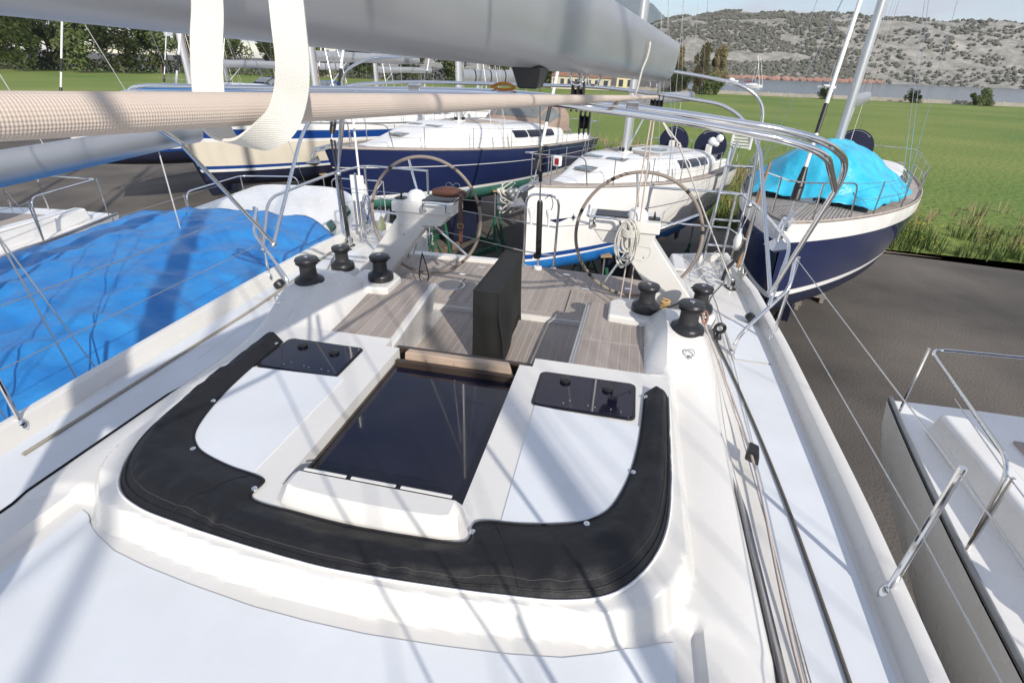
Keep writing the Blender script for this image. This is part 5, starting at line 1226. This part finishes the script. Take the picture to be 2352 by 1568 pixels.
# --- tarpaulins
def tarp(name, label, m, boat, s0, s1, amp, over, hfun, n1=90, n2=60):
    G = []
    for i in range(n1 + 1):
        s = lerp(s0, s1, i / n1); row = []
        for j in range(n2 + 1):
            t = lerp(-1, 1, j / n2); w = boat.w(s) * over; x = w * t
            z = boat.zd(s) + .09 + (hfun(s, t) - .09) * ss(s0 - .005, s0 + .06, s)
            z += amp * (1 - 2.2 * abs(noise.noise(Vector((x * 1.5, s * boat.L * 1.5, 1.7))))) + amp * .5 * (1 - 2 * abs(noise.noise(Vector((x * 3.4 + s * 9, s * boat.L * 3.1, 7.7))))) + amp * .5 * noise.noise(Vector((x * 5, s * boat.L * 5, 4.2)))
            row.append((x + .03 * noise.noise(Vector((s * 40, t * 3, 0))), s * boat.L + .10 * noise.noise(Vector((t * 4, s * 9, 5))), z))
        G.append(row)
    o = MB().grid(G).build(name, m, None, 80); o.location = boat.root.location; o.rotation_euler = boat.root.rotation_euler
    sol = o.modifiers.new('thick', 'SOLIDIFY'); sol.thickness = .006
    return tag(o, label, 'tarpaulin')
tarp('tarpaulin', 'crumpled bright blue tarpaulin over the cabin of the left neighbour', TARP, bn_, 0.25, 0.735, .05, 1.04, lambda s, t: .12 + .66 * (1 - abs(t) ** 4.5))
tarp('tarpaulin', 'cyan tarpaulin draped over the cabin at the right edge', TARPC, br, 0.20, 0.46, .06, .92, lambda s, t: .10 + 1.0 * (1 - abs(t) ** 1.6))
# --- shore stands
for k, (boat, s, sd, wh) in enumerate(((bb, .20, 1, 'under the navy hull nearest its bow'), (bb, .42, 1, 'under the middle of the navy hull'), (bb, .66, 1, 'under the navy hull towards its stern'), (bb, .25, -1, 'on the far side of the navy hull near the bow'), (bb, .55, -1, 'on the far side of the navy hull amidships'),
                                       (bw, .22, 1, 'under the blue bottom of the white yacht near its bow'), (bw, .45, 1, 'under the blue bottom amidships'), (bw, .70, 1, 'under the blue bottom near the stern'), (bw, .22, -1, 'on the far side of the blue bottom near the bow'), (bw, .5, -1, 'on the far side of the blue bottom amidships'),
                                       (bc, .3, 1, 'under the cream yacht near its bow'), (bc, .55, 1, 'under the cream yacht amidships'), (br, .2, -1, 'under the right edge yacht near its bow'), (br, .45, -1, 'under the right edge yacht amidships'))):
    p = boat.side(s, 1, sd); loc = boat.root.matrix_basis @ Vector((p[0] * .93, p[1], 0)); 
    th = boat.root.rotation_euler.z; lx, ly = p[0] * .95, p[1]
    gx = boat.root.location.x + lx * math.cos(th) - ly * math.sin(th); gy = boat.root.location.y + lx * math.sin(th) + ly * math.cos(th)
    jackstand(gx, gy, boat.zw - .14, 'green steel jack stand ' + wh, k * .7, num='2700' if k == 0 else None)
for k, (x, y) in enumerate(((-1.5, 3.2), (1.45, 3.2), (-1.3, -2.5), (1.25, -2.5))):
    jackstand(x, y, 2.42, 'green steel jack stand under our own hull ' + ['aft on the left', 'aft on the right', 'forward on the left', 'forward on the right'][k], k)
# lights and fittings on the pulpit of the white yacht
nl = thing('bow_light', 'white bow light with red lens on the pulpit of the white yacht', 'lamp', (-0.62, 10.95, 4.02), -.445)
MB().box((0, 0, .1), (.16, .12, .2)).build('housing', WHITEP, nl, 20, .02)
MB().box((.03, -.065, .1), (.09, .012, .12)).build('lens', REDP, nl, 20)
MB().tube([(0, 0, -.12), (0, 0, .02)], .015, 6).build('stem', STEEL, nl)
shells = thing('fender_bunch', 'bunch of small cream floats and rope at the bow of the white yacht', 'floats', (-1.5, 10.3, 3.45))
for k in range(11):
    a = random.uniform(0, 6.28); z = random.uniform(-.35, .15); r = random.uniform(.05, .08)
    MB().lathe([(.01, -r * 1.3), (r * .8, -r * .7), (r, 0), (r * .8, r * .7), (.01, r * 1.3)], 12, (.16 * math.cos(a), .12 * math.sin(a), z), (math.cos(a), .3, .6)).build('float', CREAM if k % 2 else GREYST, shells, 60)
for k in range(4):
    MB().tube(crom([(.14 * math.cos(j * 1.3 + k), .12 * math.sin(j * 1.7 + k), .3 - .12 * j) for j in range(6)], 4), .012, 6).build('lashing', ROPEB, shells, 60)
# odds and ends lying in the yard between the rows
cb = thing('cardboard_sheet', 'flattened brown cardboard lying on the yard behind the transom', 'cardboard', (-4.6, 13.2, 0.02), .5)
MB().box((0, 0, .012), (1.7, 1.2, .02)).build('sheet', mat('cardboard', (.34, .22, .13), .9, var=.2, vscale=3), cb, 20)
MB().box((.3, .5, .28), (.9, .03, .55), .2).build('flap', mat('cardboard', (.34, .22, .13), .9), cb, 20)
for k, (x, y, rz, L_) in enumerate(((-3.4, 12.6, .9, 3.2), (-2.4, 13.6, .35, 2.6), (-5.4, 15.4, 1.2, 3.4), (0.9, 13.4, .5, 2.8))):
    tag(MB().box((0, 0, .12), (L_, .22, .22)).build('timber_beam', mat('old_timber', (.20, .15, .11), .9, var=.4, vscale=4), None, 20, .01), 'old timber beam on the ground ' + ['nearest the transom', 'under the bow of the white yacht', 'under the navy yacht', 'beside the blue bottom'][k], 'beam')
    o = bpy.data.objects[-1] if False else COL.objects[-1]; o.location = (x, y, .01); o.rotation_euler = (0, 0, rz)
for k, (bx_, by_, th_) in enumerate(((-4.9, 16.8, .40), (0.4, 13.6, .445))):
    cr_ = thing('steel_cradle', ['green steel cradle under the keel of the navy yacht', 'green steel cradle under the keel of the white yacht'][k], 'cradle', (bx_, by_, 0), -th_)
    for y in (-1.4, 1.4):
        MB().box((0, y, .12), (2.6, .14, .14)).build('cross_beam', GREENP, cr_, 20)
        for x in (-1.2, 1.2): MB().tube([(x, y, .15), (x * .75, y, 1.6)], .05, 8).build('arm', GREENP, cr_)
    for x in (-1.2, 1.2): MB().box((x, 0, .12), (.14, 3.0, .14)).build('side_beam', GREENP, cr_, 20)
for k, (x, y) in enumerate(((4.9, 14.6), (5.6, 15.2), (6.4, 15.9))):
    pl = thing('wooden_pallet', 'grey wooden pallet by the path, %s of three' % ('nearest', 'middle', 'farthest')[k], 'pallet', (x, y, .01), -.4 + .1 * k)
    for j in range(5): MB().box((0, -.4 + .2 * j, .15), (1.2, .12, .025)).build('slat', mat('grey_board', (.30, .27, .24), .9, var=.3, vscale=5), pl, 20)
    for j in (-.5, 0, .5): MB().box((j, 0, .07), (.1, 1.0, .13)).build('runner', mat('grey_board', (.30, .27, .24), .9), pl, 20)
# ================================================================== yard, field, sea, hills
def sheet_poly(name, poly, z, m):
    me = bpy.data.meshes.new(name); me.from_pydata([(x, y, z) for x, y in poly], [], [tuple(range(len(poly)))]); me.materials.append(m)
    o = bpy.data.objects.new(name, me); COL.objects.link(o); return struct(o)
DIRT = mat('yard_gravel', (0.150, 0.132, 0.112), 0.95, var=0.45, vscale=0.28, vcol=(0.055, 0.050, 0.045), bump=0.7, bscale=22, bdist=0.03, detail=14)
GRASS = mat('field_grass', (0.10, 0.175, 0.020), 0.9, var=0.5, vscale=0.045, vcol=(0.215, 0.25, 0.05), bump=0.8, bscale=2.5, bdist=0.3, detail=12)
SEA = mat('sea_water', (0.10, 0.13, 0.14), 0.22, bump=0.5, bscale=0.35, bdist=0.25, var=.2, vscale=.02)
sheet_poly('ground', [(-4000, -3000), (4000, -3000), (4000, 6000), (-4000, 6000)], 0.0, DIRT)
sheet_poly('field', [(5.2, 24.5), (9, 22), (40, 20), (160, 24), (260, 185), (60, 193), (-60, 199), (-230, 205), (-150, 60), (-40, 47), (-12, 44), (2, 40)], 0.012, GRASS)
sheet_poly('sea', [(20, 214), (3500, 150), (3500, 1100), (120, 960), (40, 700)], 0.02, SEA)
SAND = mat('track_earth', (0.30, 0.23, 0.18), 0.95, var=.3, vscale=1.2, bump=.5, bscale=20, bdist=.03, detail=8)
sheet_poly('earth_track', [(4.6, 24.4), (6.6, 22.4), (40, 16.5), (41, 19.2), (9, 21.6), (5.6, 24.2), (2, 39), (-12, 43), (-40, 45.5), (-40, 43), (-12.5, 41), (1, 36.5)], 0.008, SAND)
# weeds along the edge of the field
def tufts(name, label, spots, m, hmin, hmax, nb):
    g = MB()
    for x, y, k in spots:
        for i in range(nb):
            a = random.uniform(0, 2 * PI); r = random.uniform(0, .22) * k; h = random.uniform(hmin, hmax) * k; w = random.uniform(.012, .03) * k
            bx, by = x + r * math.cos(a), y + r * math.sin(a); l = random.uniform(.05, .28) * h; b2 = random.uniform(0, 2 * PI)
            dx, dy = w * math.cos(b2), w * math.sin(b2)
            g.add([(bx - dx, by - dy, 0), (bx + dx, by + dy, 0), (bx + l * math.cos(a), by + l * math.sin(a), h)], [(0, 1, 2)])
    o = g.build(name, m, None, 0, recalc=False); stuff(o); o['label'] = label; o['category'] = 'grass'; return o
sp = []
for i in range(1500):
    t = random.random(); u = random.random() ** 1.6
    e = interp([-40, -12, 2, 5.2, 9, 40, 70], [47, 44, 40, 24.5, 22, 20, 21], lerp(-40, 60, t))
    sp.append((lerp(-40, 60, t), e + u * 5, random.uniform(.7, 1.6)))
for i in range(900):
    sp.append((random.uniform(4.8, 13), random.uniform(22.3, 33), random.uniform(.8, 1.8)))
tufts('field_weeds', 'long green weeds along the near edge of the field', sp, mat('weed_green', (0.085, 0.16, 0.03), .8, var=.5, vscale=.4, vcol=(.16, .18, .06)), .2, .55, 16)
tufts('dry_grass', 'dry straw coloured grass along the field edge', [(x + .5, y + random.uniform(.5, 7), k) for x, y, k in sp[::2]], mat('straw', (0.30, 0.24, 0.13), .9), .2, .6, 9)
g = MB()
for x, y, k in sp[::2]:
    for i in range(3):
        px, py, pz = x + random.uniform(-.4, .4), y + random.uniform(-.4, .4), random.uniform(.3, .6) * k; r = .035
        g.add([(px - r, py, pz), (px, py - r, pz + .01), (px + r, py, pz), (px, py + r, pz + .01)], [(0, 1, 2, 3)])
o = stuff(g.build('yellow_flowers', mat('yellow_petals', (.6, .5, .03), .8), None, 0, recalc=False)); o['label'] = 'small yellow flowers among the weeds at the field edge'; o['category'] = 'flowers'

# hill across the bay
def hillH(x, y):
    ridge = interp([-500, -150, -60, 0, 20, 75, 140, 260, 480, 900, 1600], [20, 40, 62, 84, 92, 105, 116, 118, 112, 92, 40], x)
    t = (y - 900) / 420
    prof = ss(0, 1, min(1, max(0, t))) ** 0.85 if t < 1 else 1 - .25 * min(1, (t - 1) / 1.2)
    n = noise.noise(Vector((x * .010, y * .010, 0))) * 9 + noise.noise(Vector((x * .03, y * .03, 3))) * 4
    return ridge * prof + n * min(1, max(0, t * 3)) - 0.4
G = []
for i in range(60):
    y = 895 + 640 * i / 59; G.append([(-500 + 2100 * j / 170, y, hillH(-500 + 2100 * j / 170, y) + 2.2 * noise.noise(Vector((j * .9, i * .9, 8)))) for j in range(171)])
ROCK = mat('hill_rock', (0.37, 0.35, 0.315), 0.95, var=0.6, vscale=.06, vcol=(0.17, 0.165, 0.13), detail=9, bump=1.0, bscale=.12, bdist=3)
struct(MB().grid(G).build('hill', ROCK, None, 60))
ico = bmesh.new(); bmesh.ops.create_icosphere(ico, subdivisions=1, radius=1); IV = [v.co.copy() for v in ico.verts]; IF = [tuple(v.index for v in f.verts) for f in ico.faces]; ico.free()
g = MB()
for k in range(12000):
    x = random.uniform(-120, 1000) if k < 7000 else random.uniform(-20, 330); y = random.uniform(905, 1400)
    if noise.noise(Vector((x * .018, y * .018, 5))) < -.20: continue
    r = random.uniform(1.5, 3.6); z = hillH(x, y); s_ = random.random() * 7
    g.add([(x + v.x * r * (1 + .35 * math.sin(s_ + v.z * 5)), y + v.y * r, z + .5 * r + v.z * r * .85 * (1 + .3 * math.cos(s_ + v.x * 6))) for v in IV], IF)
o = stuff(g.build('hillside_scrub', mat('scrub', (0.085, 0.088, 0.062), 0.9, var=.5, vscale=.06, vcol=(.15, .145, .115)), None, 0, recalc=False)); o['label'] = 'dark scrub scattered over the rocky hillside'; o['category'] = 'scrub'
# reddish shore rocks
g = MB()
for k in range(260):
    x = random.uniform(95, 330); y = 892 + random.uniform(-6, 6); r = random.uniform(1.5, 4.5)
    g.add([(x + v.x * r * 1.6, y + v.y * r, max(0, r * .4 + v.z * r * random.uniform(.5, 1.2))) for v in IV], IF)
o = stuff(g.build('shore_rocks', mat('red_rock', (.38, .22, .17), .9, var=.3, vscale=.1), None, 0, recalc=False)); o['label'] = 'reddish rocks along the far shore'; o['category'] = 'rocks'
# far mountain
G = []
for i in range(24):
    y = 5000 + 2600 * i / 23; row = []
    for j in range(60):
        x = -3000 + 5000 * j / 59
        pk = interp([-3000, -1500, -500, -100, 30, 150, 300, 700, 2000], [420, 560, 690, 660, 615, 520, 410, 310, 150], x) * ss(0, 1, i / 12)
        row.append((x, y, pk + 55 * noise.noise(Vector((x * .0022, y * .0022, 2))) + 25 * noise.noise(Vector((x * .006, y * .006, 2)))))
    G.append(row)
struct(MB().grid(G).build('mountain', mat('mountain_forest', (.055, .085, .085), .95, var=.4, vscale=.004, vcol=(.12, .14, .14), detail=8), None, 60))

# ------------------------------------------------------------------ trees
LEAF_D = mat('leaf_dark', (0.045, 0.062, 0.022), .75, var=.5, vscale=.35, vcol=(.075, .095, .03))
LEAF_O = mat('leaf_olive', (0.15, 0.13, 0.055), .75, var=.45, vscale=.4, vcol=(.21, .175, .085))
LEAF_G = mat('leaf_green', (0.06, 0.09, 0.022), .75, var=.5, vscale=.6, vcol=(.10, .125, .035))
BARK = mat('bark', (.14, .11, .085), .9, var=.3, vscale=6)
def tree_mesh(H, Wd, base, n, leaf, kind):
    tr = MB(); tr.tube(crom([(0, 0, 0), (.05 * Wd, 0, H * .25), (-.03 * Wd, .02 * Wd, H * .55), (0, 0, H * .9)], 4), [H * .022 * (1 - .85 * i / 12) for i in range(13)], 7)
    clumps = []
    for k in range(26 if kind != 'bush' else 14):
        t = random.random(); z = lerp(base, H * .97, t)
        env = {'poplar': (math.sin(PI * min(1, .12 + .85 * t)) ** .7), 'round': math.sqrt(max(0, 1 - (2 * t - .95) ** 2)), 'bush': math.sqrt(max(0, 1 - (1.7 * t - .6) ** 2))}[kind]
        a = random.uniform(0, 2 * PI); r = Wd * .5 * env * random.uniform(.25, .85)
        c = Vector((r * math.cos(a), r * math.sin(a), z)); clumps.append((c, Wd * random.uniform(.10, .22)))
        if kind != 'bush': tr.tube([(0, 0, z * .75), c], [H * .006, H * .002], 5)
    g = MB()
    for k in range(n):
        c, r = random.choice(clumps); d = Vector((random.gauss(0, 1), random.gauss(0, 1), random.gauss(0, 1))).normalized() * r * random.random() ** .4
        if kind == 'poplar': d.z *= 1.9
        p = c + d; s = leaf * random.uniform(.6, 1.4)
        u = Vector((random.gauss(0, 1), random.gauss(0, 1), random.gauss(0, 1))).normalized(); w = u.orthogonal().normalized()
        if p.z < .05: p.z = .05
        g.add([p - u * s, p - w * s * .6, p + u * s, p + w * s * .6], [(0, 1, 2, 3)])
    return tr, g
PROTO = {}
def tree(kind, x, y, k, label, leafm, name):
    key = (kind, leafm.name)
    if key not in PROTO:
        tr, g = {'poplar': lambda: tree_mesh(17, 8.5, 2, 6000, .30, 'poplar'), 'round': lambda: tree_mesh(11, 10, 2.2, 4200, .34, 'round'), 'bush': lambda: tree_mesh(5, 6.5, .4, 2600, .22, 'bush')}[kind]()
        r = thing(name, label, 'tree', (x, y, 0)); tr.build('trunk', BARK, r, 60); g.build('crown', leafm, r, 0, recalc=False); PROTO[key] = r
    else:
        r = copy_tree(PROTO[key]); r.name = name
    r['label'] = label; r['group'] = 'trees round the field'; r.location = (x, y, 0); r.rotation_euler = (0, 0, random.uniform(0, 6.28)); q = k * random.uniform(.96, 1.04); r.scale = (q, q, k)
    return r
tree('poplar', 20.3, 194, .80, 'tall olive poplar, left one of the pair before the rocky hill', LEAF_O, 'poplar_tree')
tree('poplar', 25.6, 196, .76, 'tall olive poplar, right one of the pair before the rocky hill', LEAF_O, 'poplar_tree')
tree('poplar', 12.6, 194, .72, 'olive poplar partly hidden behind the boom end', LEAF_O, 'poplar_tree')
tree('bush', 22.8, 182, 1.25, 'round green bush below the poplars by the field wall', LEAF_G, 'bush')
tree('round', 14.2, 190, .62, 'dark low tree right of the boom end', LEAF_D, 'tree')
words = ['first', 'second', 'third', 'fourth', 'fifth', 'sixth', 'seventh', 'eighth', 'ninth', 'tenth', 'eleventh', 'twelfth', 'thirteenth', 'fourteenth', 'fifteenth', 'sixteenth', 'seventeenth', 'eighteenth', 'nineteenth', 'twentieth']
for i in range(20):
    q = -1.75 + 1.69 * i / 19; R0 = 205 + random.uniform(-12, 14); yy = R0 / math.sqrt(1 + q * q * .6)
    if q > -.06: continue
    tree('round', q * yy, yy, random.uniform(1.15, 1.75), 'dark evergreen tree behind the yard, %s from the left' % words[i], (LEAF_D, LEAF_G)[i % 2], 'tree')
for i in range(5):
    q = .30 + i * .11; tree('bush', q * 186 + random.uniform(-4, 4), 186, random.uniform(.6, 1.3), 'green bush along the shore wall, %s from the left' % words[i], LEAF_G, 'bush')

# ------------------------------------------------------------------ wall, houses, craft on the bay
def wallrun(pts, h, th, m, label):
    w = thing('field_wall', label, 'wall', (pts[0][0], pts[0][1], 0)); o0 = Vector((pts[0][0], pts[0][1], 0))
    for a, b in zip(pts, pts[1:]):
        a, b = Vector((a[0], a[1], 0)) - o0, Vector((b[0], b[1], 0)) - o0; d = b - a; n = int(d.length / 6)
        MB().box(((a + b) / 2 + Vector((0, 0, h / 2))), (d.length, th, h), math.atan2(d.y, d.x)).build('wall_panel', m, w, 20)
        for k in range(n + 1):
            p = a.lerp(b, k / max(1, n)); MB().box((p.x, p.y, h / 2 + .15), (.35, .35, h + .3), math.atan2(d.y, d.x)).build('pier', m, w, 20)
wallrun([(-40, 201), (10, 196), (60, 191.5), (130, 189), (255, 184)], 1.0, .25, mat('pale_wall', (.42, .38, .34), .9, var=.3, vscale=.3), 'low pale wall along the far side of the field')
def house(x, y, w, d, h, label, wallm, rz=0.0, nwin=4, floors=1, roofm=None):
    r = thing('house', label, 'house', (x, y, 0), rz, 'houses beyond the field')
    MB().box((0, 0, h / 2), (w, d, h)).build('wall', wallm, r, 20)
    rf = roofm or mat('roof_tile', (.32, .16, .10), .85, var=.3, vscale=2)
    MB().add([(-w / 2 - .4, -d / 2 - .4, h), (w / 2 + .4, -d / 2 - .4, h), (w / 2 + .4, d / 2 + .4, h), (-w / 2 - .4, d / 2 + .4, h), (-w / 2 + 1, 0, h + 1.6), (w / 2 - 1, 0, h + 1.6)], [(0, 1, 5, 4), (1, 2, 5), (2, 3, 4, 5), (3, 0, 4), (3, 2, 1, 0)]).build('roof', rf, r, 20)
    for f in range(floors):
        for k in range(nwin):
            cx = lerp(-w / 2, w / 2, (k + .5) / nwin); cz = lerp(0, h, (f + .55) / floors)
            o = MB().box((cx, -d / 2 - .02, cz), (w / nwin * .5, .08, h / floors * .5)).build('window', mat('house_glass', (.05, .06, .07), .15), r, 20)
            MB().box((cx, -d / 2 - .05, cz - h / floors * .27), (w / nwin * .6, .16, .1)).build('sill', wallm, o, 20)
CW = mat('cream_wall', (.62, .55, .42), .85, var=.12, vscale=.4)
house(-21.5, 184, 9, 8, 3.6, 'cream house under the boom, left end of the row beyond the field', CW, .0, 4, 1)
house(-11.8, 186, 8, 8, 3.4, 'cream house with wide windows, middle of the row beyond the field', CW, .0, 3, 1)
house(-3.2, 189, 5.5, 7, 3.9, 'pale yellow house beside the white mast, right end of the row', mat('yellow_wall', (.66, .57, .36), .85), .0, 2, 1)
house(-118, 196, 14, 9, 6, 'two storey pale house among the trees at far left', CW, .3, 4, 2)
def motorboat(x, y, k, rz, label):
    b = thing('motor_boat', label, 'boat', (x, y, 0.02), rz); b.scale = (k, k, k)
    R_ = []
    for i in range(9):
        t = i / 8; w = 1.1 * (1 - (1 - t) ** 2.2) if t < .99 else 1.0; R_.append([(-w, t * 6, 1.1 - .3 * t), (-w * .75, t * 6 + .3 * (1 - t), .0), (w * .75, t * 6 + .3 * (1 - t), .0), (w, t * 6, 1.1 - .3 * t)])
    MB().loft(R_).build('hull', GEL2, b, 30)
    MB().hexa([(-.8, 1.8, .95), (.8, 1.8, .95), (.8, 4, .85), (-.8, 4, .85)], [(-.65, 2.5, 1.9), (.65, 2.5, 1.9), (.65, 3.9, 1.9), (-.65, 3.9, 1.9)]).build('cabin', GEL2, b, 20)
    MB().hexa([(-.7, 2.0, 1.25), (.7, 2.0, 1.25), (.7, 2.02, 1.25), (-.7, 2.02, 1.25)], [(-.62, 2.35, 1.75), (.62, 2.35, 1.75), (.62, 2.37, 1.75), (-.62, 2.37, 1.75)]).build('windscreen', ACRYL, b, 20)
    return b
motorboat(70, 432, 1.75, 1.9, 'small white motor boat moored on the bay beyond the field')
def moored(x, y, rz, label, cover):
    b = thing('moored_sailboat', label, 'boat', (x, y, .02), rz)
    R_ = []
    for i in range(11):
        t = i / 10; w = 1.6 * max(.02, math.sin(PI * (.04 + .75 * t))) ; R_.append([(-w, t * 10, 1.25), (-w * .8, t * 10, 0), (w * .8, t * 10, 0), (w, t * 10, 1.25)])
    MB().loft(R_).build('hull', GEL2, b, 30)
    MB().hexa([(-.9, 2.6, 1.25), (.9, 2.6, 1.25), (1, 6.8, 1.25), (-1, 6.8, 1.25)], [(-.7, 3.2, 1.8), (.7, 3.2, 1.8), (.85, 6.6, 1.8), (-.85, 6.6, 1.8)]).build('cabin', GEL2, b, 20)
    MB().tube([(0, 4.2, 1.7), (0, 4.2, 14)], .10, 6).build('mast', ALUW, b)
    MB().tube([(0, 4.3, 2.7), (0, 8.4, 2.6)], .2, 6).build('sail_cover', cover, b)
    MB().tube([(0, .1, 1.3), (0, 4.2, 13.8)], .03, 4).tube([(0, 9.9, 1.3), (0, 4.2, 13.8)], .03, 4).build('stay', STEELD, b)
moored(59, 300, .9, 'moored white sailboat with red sail cover near the right edge', mat('red_cover', (.4, .03, .03), .8))
moored(64, 318, 1.1, 'moored white sailboat behind the one with the red cover', NAVYC)
moored(118, 380, 1.2, 'moored sailboat with blue cover farther right on the bay', STRIPEB)
# ------------------------------------------------------------------ second row of yachts
for k, (bx_, by_, lb, top, cov, dm) in enumerate(((-10.2, 27.5, 'white yacht behind the navy one with a grey sail cover on its boom', GEL2, 1, TEAKD), (-17.5, 29.5, 'white yacht behind the cream one with a wide bare boom', GEL2, None, GEL2),
                                              (-25, 31, 'blue hulled yacht in the back row at left', STRIPEB, 1, GEL2), (-32, 34, 'white yacht at the left end of the back row', GEL2, None, GEL2))):
    b2 = Boat('sailing_yacht', lb, (bx_, by_), .42, 11.5, 3.8, 3.7, 3.3, 2.1, .4, [(0.86, top), (0.93, WS), (1.0, NAVYB)], NAVYB, dm, .22, .74, .5)
    b2.rig(.42, 15, 4.8, 1.35, mat('grey_sailcover', (.36, .38, .42), .8, var=.2, vscale=3) if cov else ALU, .16, cover=cov); b2.rails()
    b2.sprayhood((NAVYC, TANC, STRIPEB, NAVYC)[k], .64, .74, .55)
    for s0, s1 in ((.42, .5), (.54, .62)):
        for sd in (1, -1): b2.window(s0, s1, 16, 40, sd)
b3 = Boat('sailing_yacht', 'white yacht with blue stripe left of the cream one', (-19.8, 16.3), .40, 12, 4, 3.8, 3.4, 2.2, .4, [(0.12, WS), (.2, STRIPEB), (0.86, GEL2), (0.93, STRIPEB), (1.0, NAVYB)], NAVYB, GEL2, .22, .74, .5)
b3.rig(.42, 15, 4.8, 1.4, ALU, .14); b3.rails(); b3.sprayhood(STRIPEB, .64, .74, .55); b3.anchor()
for s0, s1 in ((.42, .5), (.54, .62)):
    for sd in (1, -1): b3.window(s0, s1, 16, 40, sd)
# ------------------------------------------------------------------ hedge and undergrowth below the tree line
g = MB()
for k in range(9000):
    q = random.uniform(-2.0, -.08); yy = (212 + random.uniform(-7, 9)) / math.sqrt(1 + q * q * .6); x = q * yy; h = 3.2 + 2.2 * noise.noise(Vector((x * .06, 0, 3)))
    z = random.uniform(0, max(.6, h)); s = random.uniform(.25, .6); p = Vector((x, yy, z + .2))
    u = Vector((random.gauss(0, 1), random.gauss(0, 1), random.gauss(0, 1))).normalized(); w = u.orthogonal().normalized()
    g.add([p - u * s, p - w * s * .6, p + u * s, p + w * s * .6], [(0, 1, 2, 3)])
o = stuff(g.build('hedge', LEAF_D, None, 0, recalc=False)); o['label'] = 'dark green hedge and undergrowth below the trees behind the yard'; o['category'] = 'hedge'
# more yachts out to the left
b4 = Boat('sailing_yacht', 'white yacht two places along on the left with a navy sail cover', (-7.6, -5.0), -.17, 12.5, 3.8, 3.6, 3.2, 2.1, .4, [(0.86, GEL2), (0.93, STRIPEB), (1.0, NAVYB)], NAVYB, GEL2, .22, .74, .5)
b4.rig(.42, 15, 4.6, 1.35, NAVYC, .15, cover=1); b4.rails(); b4.cockpit((0,), NAVYC, .5); b4.sprayhood(NAVYC, .66, .76, .6)
for s0, s1 in ((.42, .5), (.54, .62)):
    for sd in (1, -1): b4.window(s0, s1, 16, 40, sd)
b5 = Boat('sailing_yacht', 'blue banded white yacht farther left behind the neighbour', (-12.4, -4.0), -.17, 12.5, 3.8, 3.7, 3.3, 2.1, .4, [(0.12, WS), (.24, STRIPEB), (0.86, GEL2), (0.93, STRIPEB), (1.0, NAVYB)], NAVYB, TEAKD, .22, .74, .5)
b5.rig(.42, 15, 4.6, 1.35, ALU, .13); b5.rails(); b5.cockpit((0,), NAVYC, .5); b5.sprayhood(STRIPEB, .66, .76, .6)
for s0, s1 in ((.42, .5), (.54, .62)):
    for sd in (1, -1): b5.window(s0, s1, 16, 40, sd)
# ------------------------------------------------------------------ thin sea haze
hz = MB().box((0, 2500, 410), (8200, 11200, 822)).build('haze', mat('haze_dummy', (1, 1, 1)), None, 0); hz.data.materials.clear()
hm_ = bpy.data.materials.new('haze'); hm_.use_nodes = True; t = hm_.node_tree; t.nodes.clear()
pv = t.nodes.new('ShaderNodeVolumePrincipled'); pv.inputs['Color'].default_value = (.80, .88, 1.0, 1); pv.inputs['Density'].default_value = 0.00008; pv.inputs['Anisotropy'].default_value = 0.2
mo = t.nodes.new('ShaderNodeOutputMaterial'); t.links.new(pv.outputs[0], mo.inputs['Volume']); hz.data.materials.append(hm_)
stuff(hz); hz['label'] = 'thin bluish haze over the bay'; hz['category'] = 'haze'
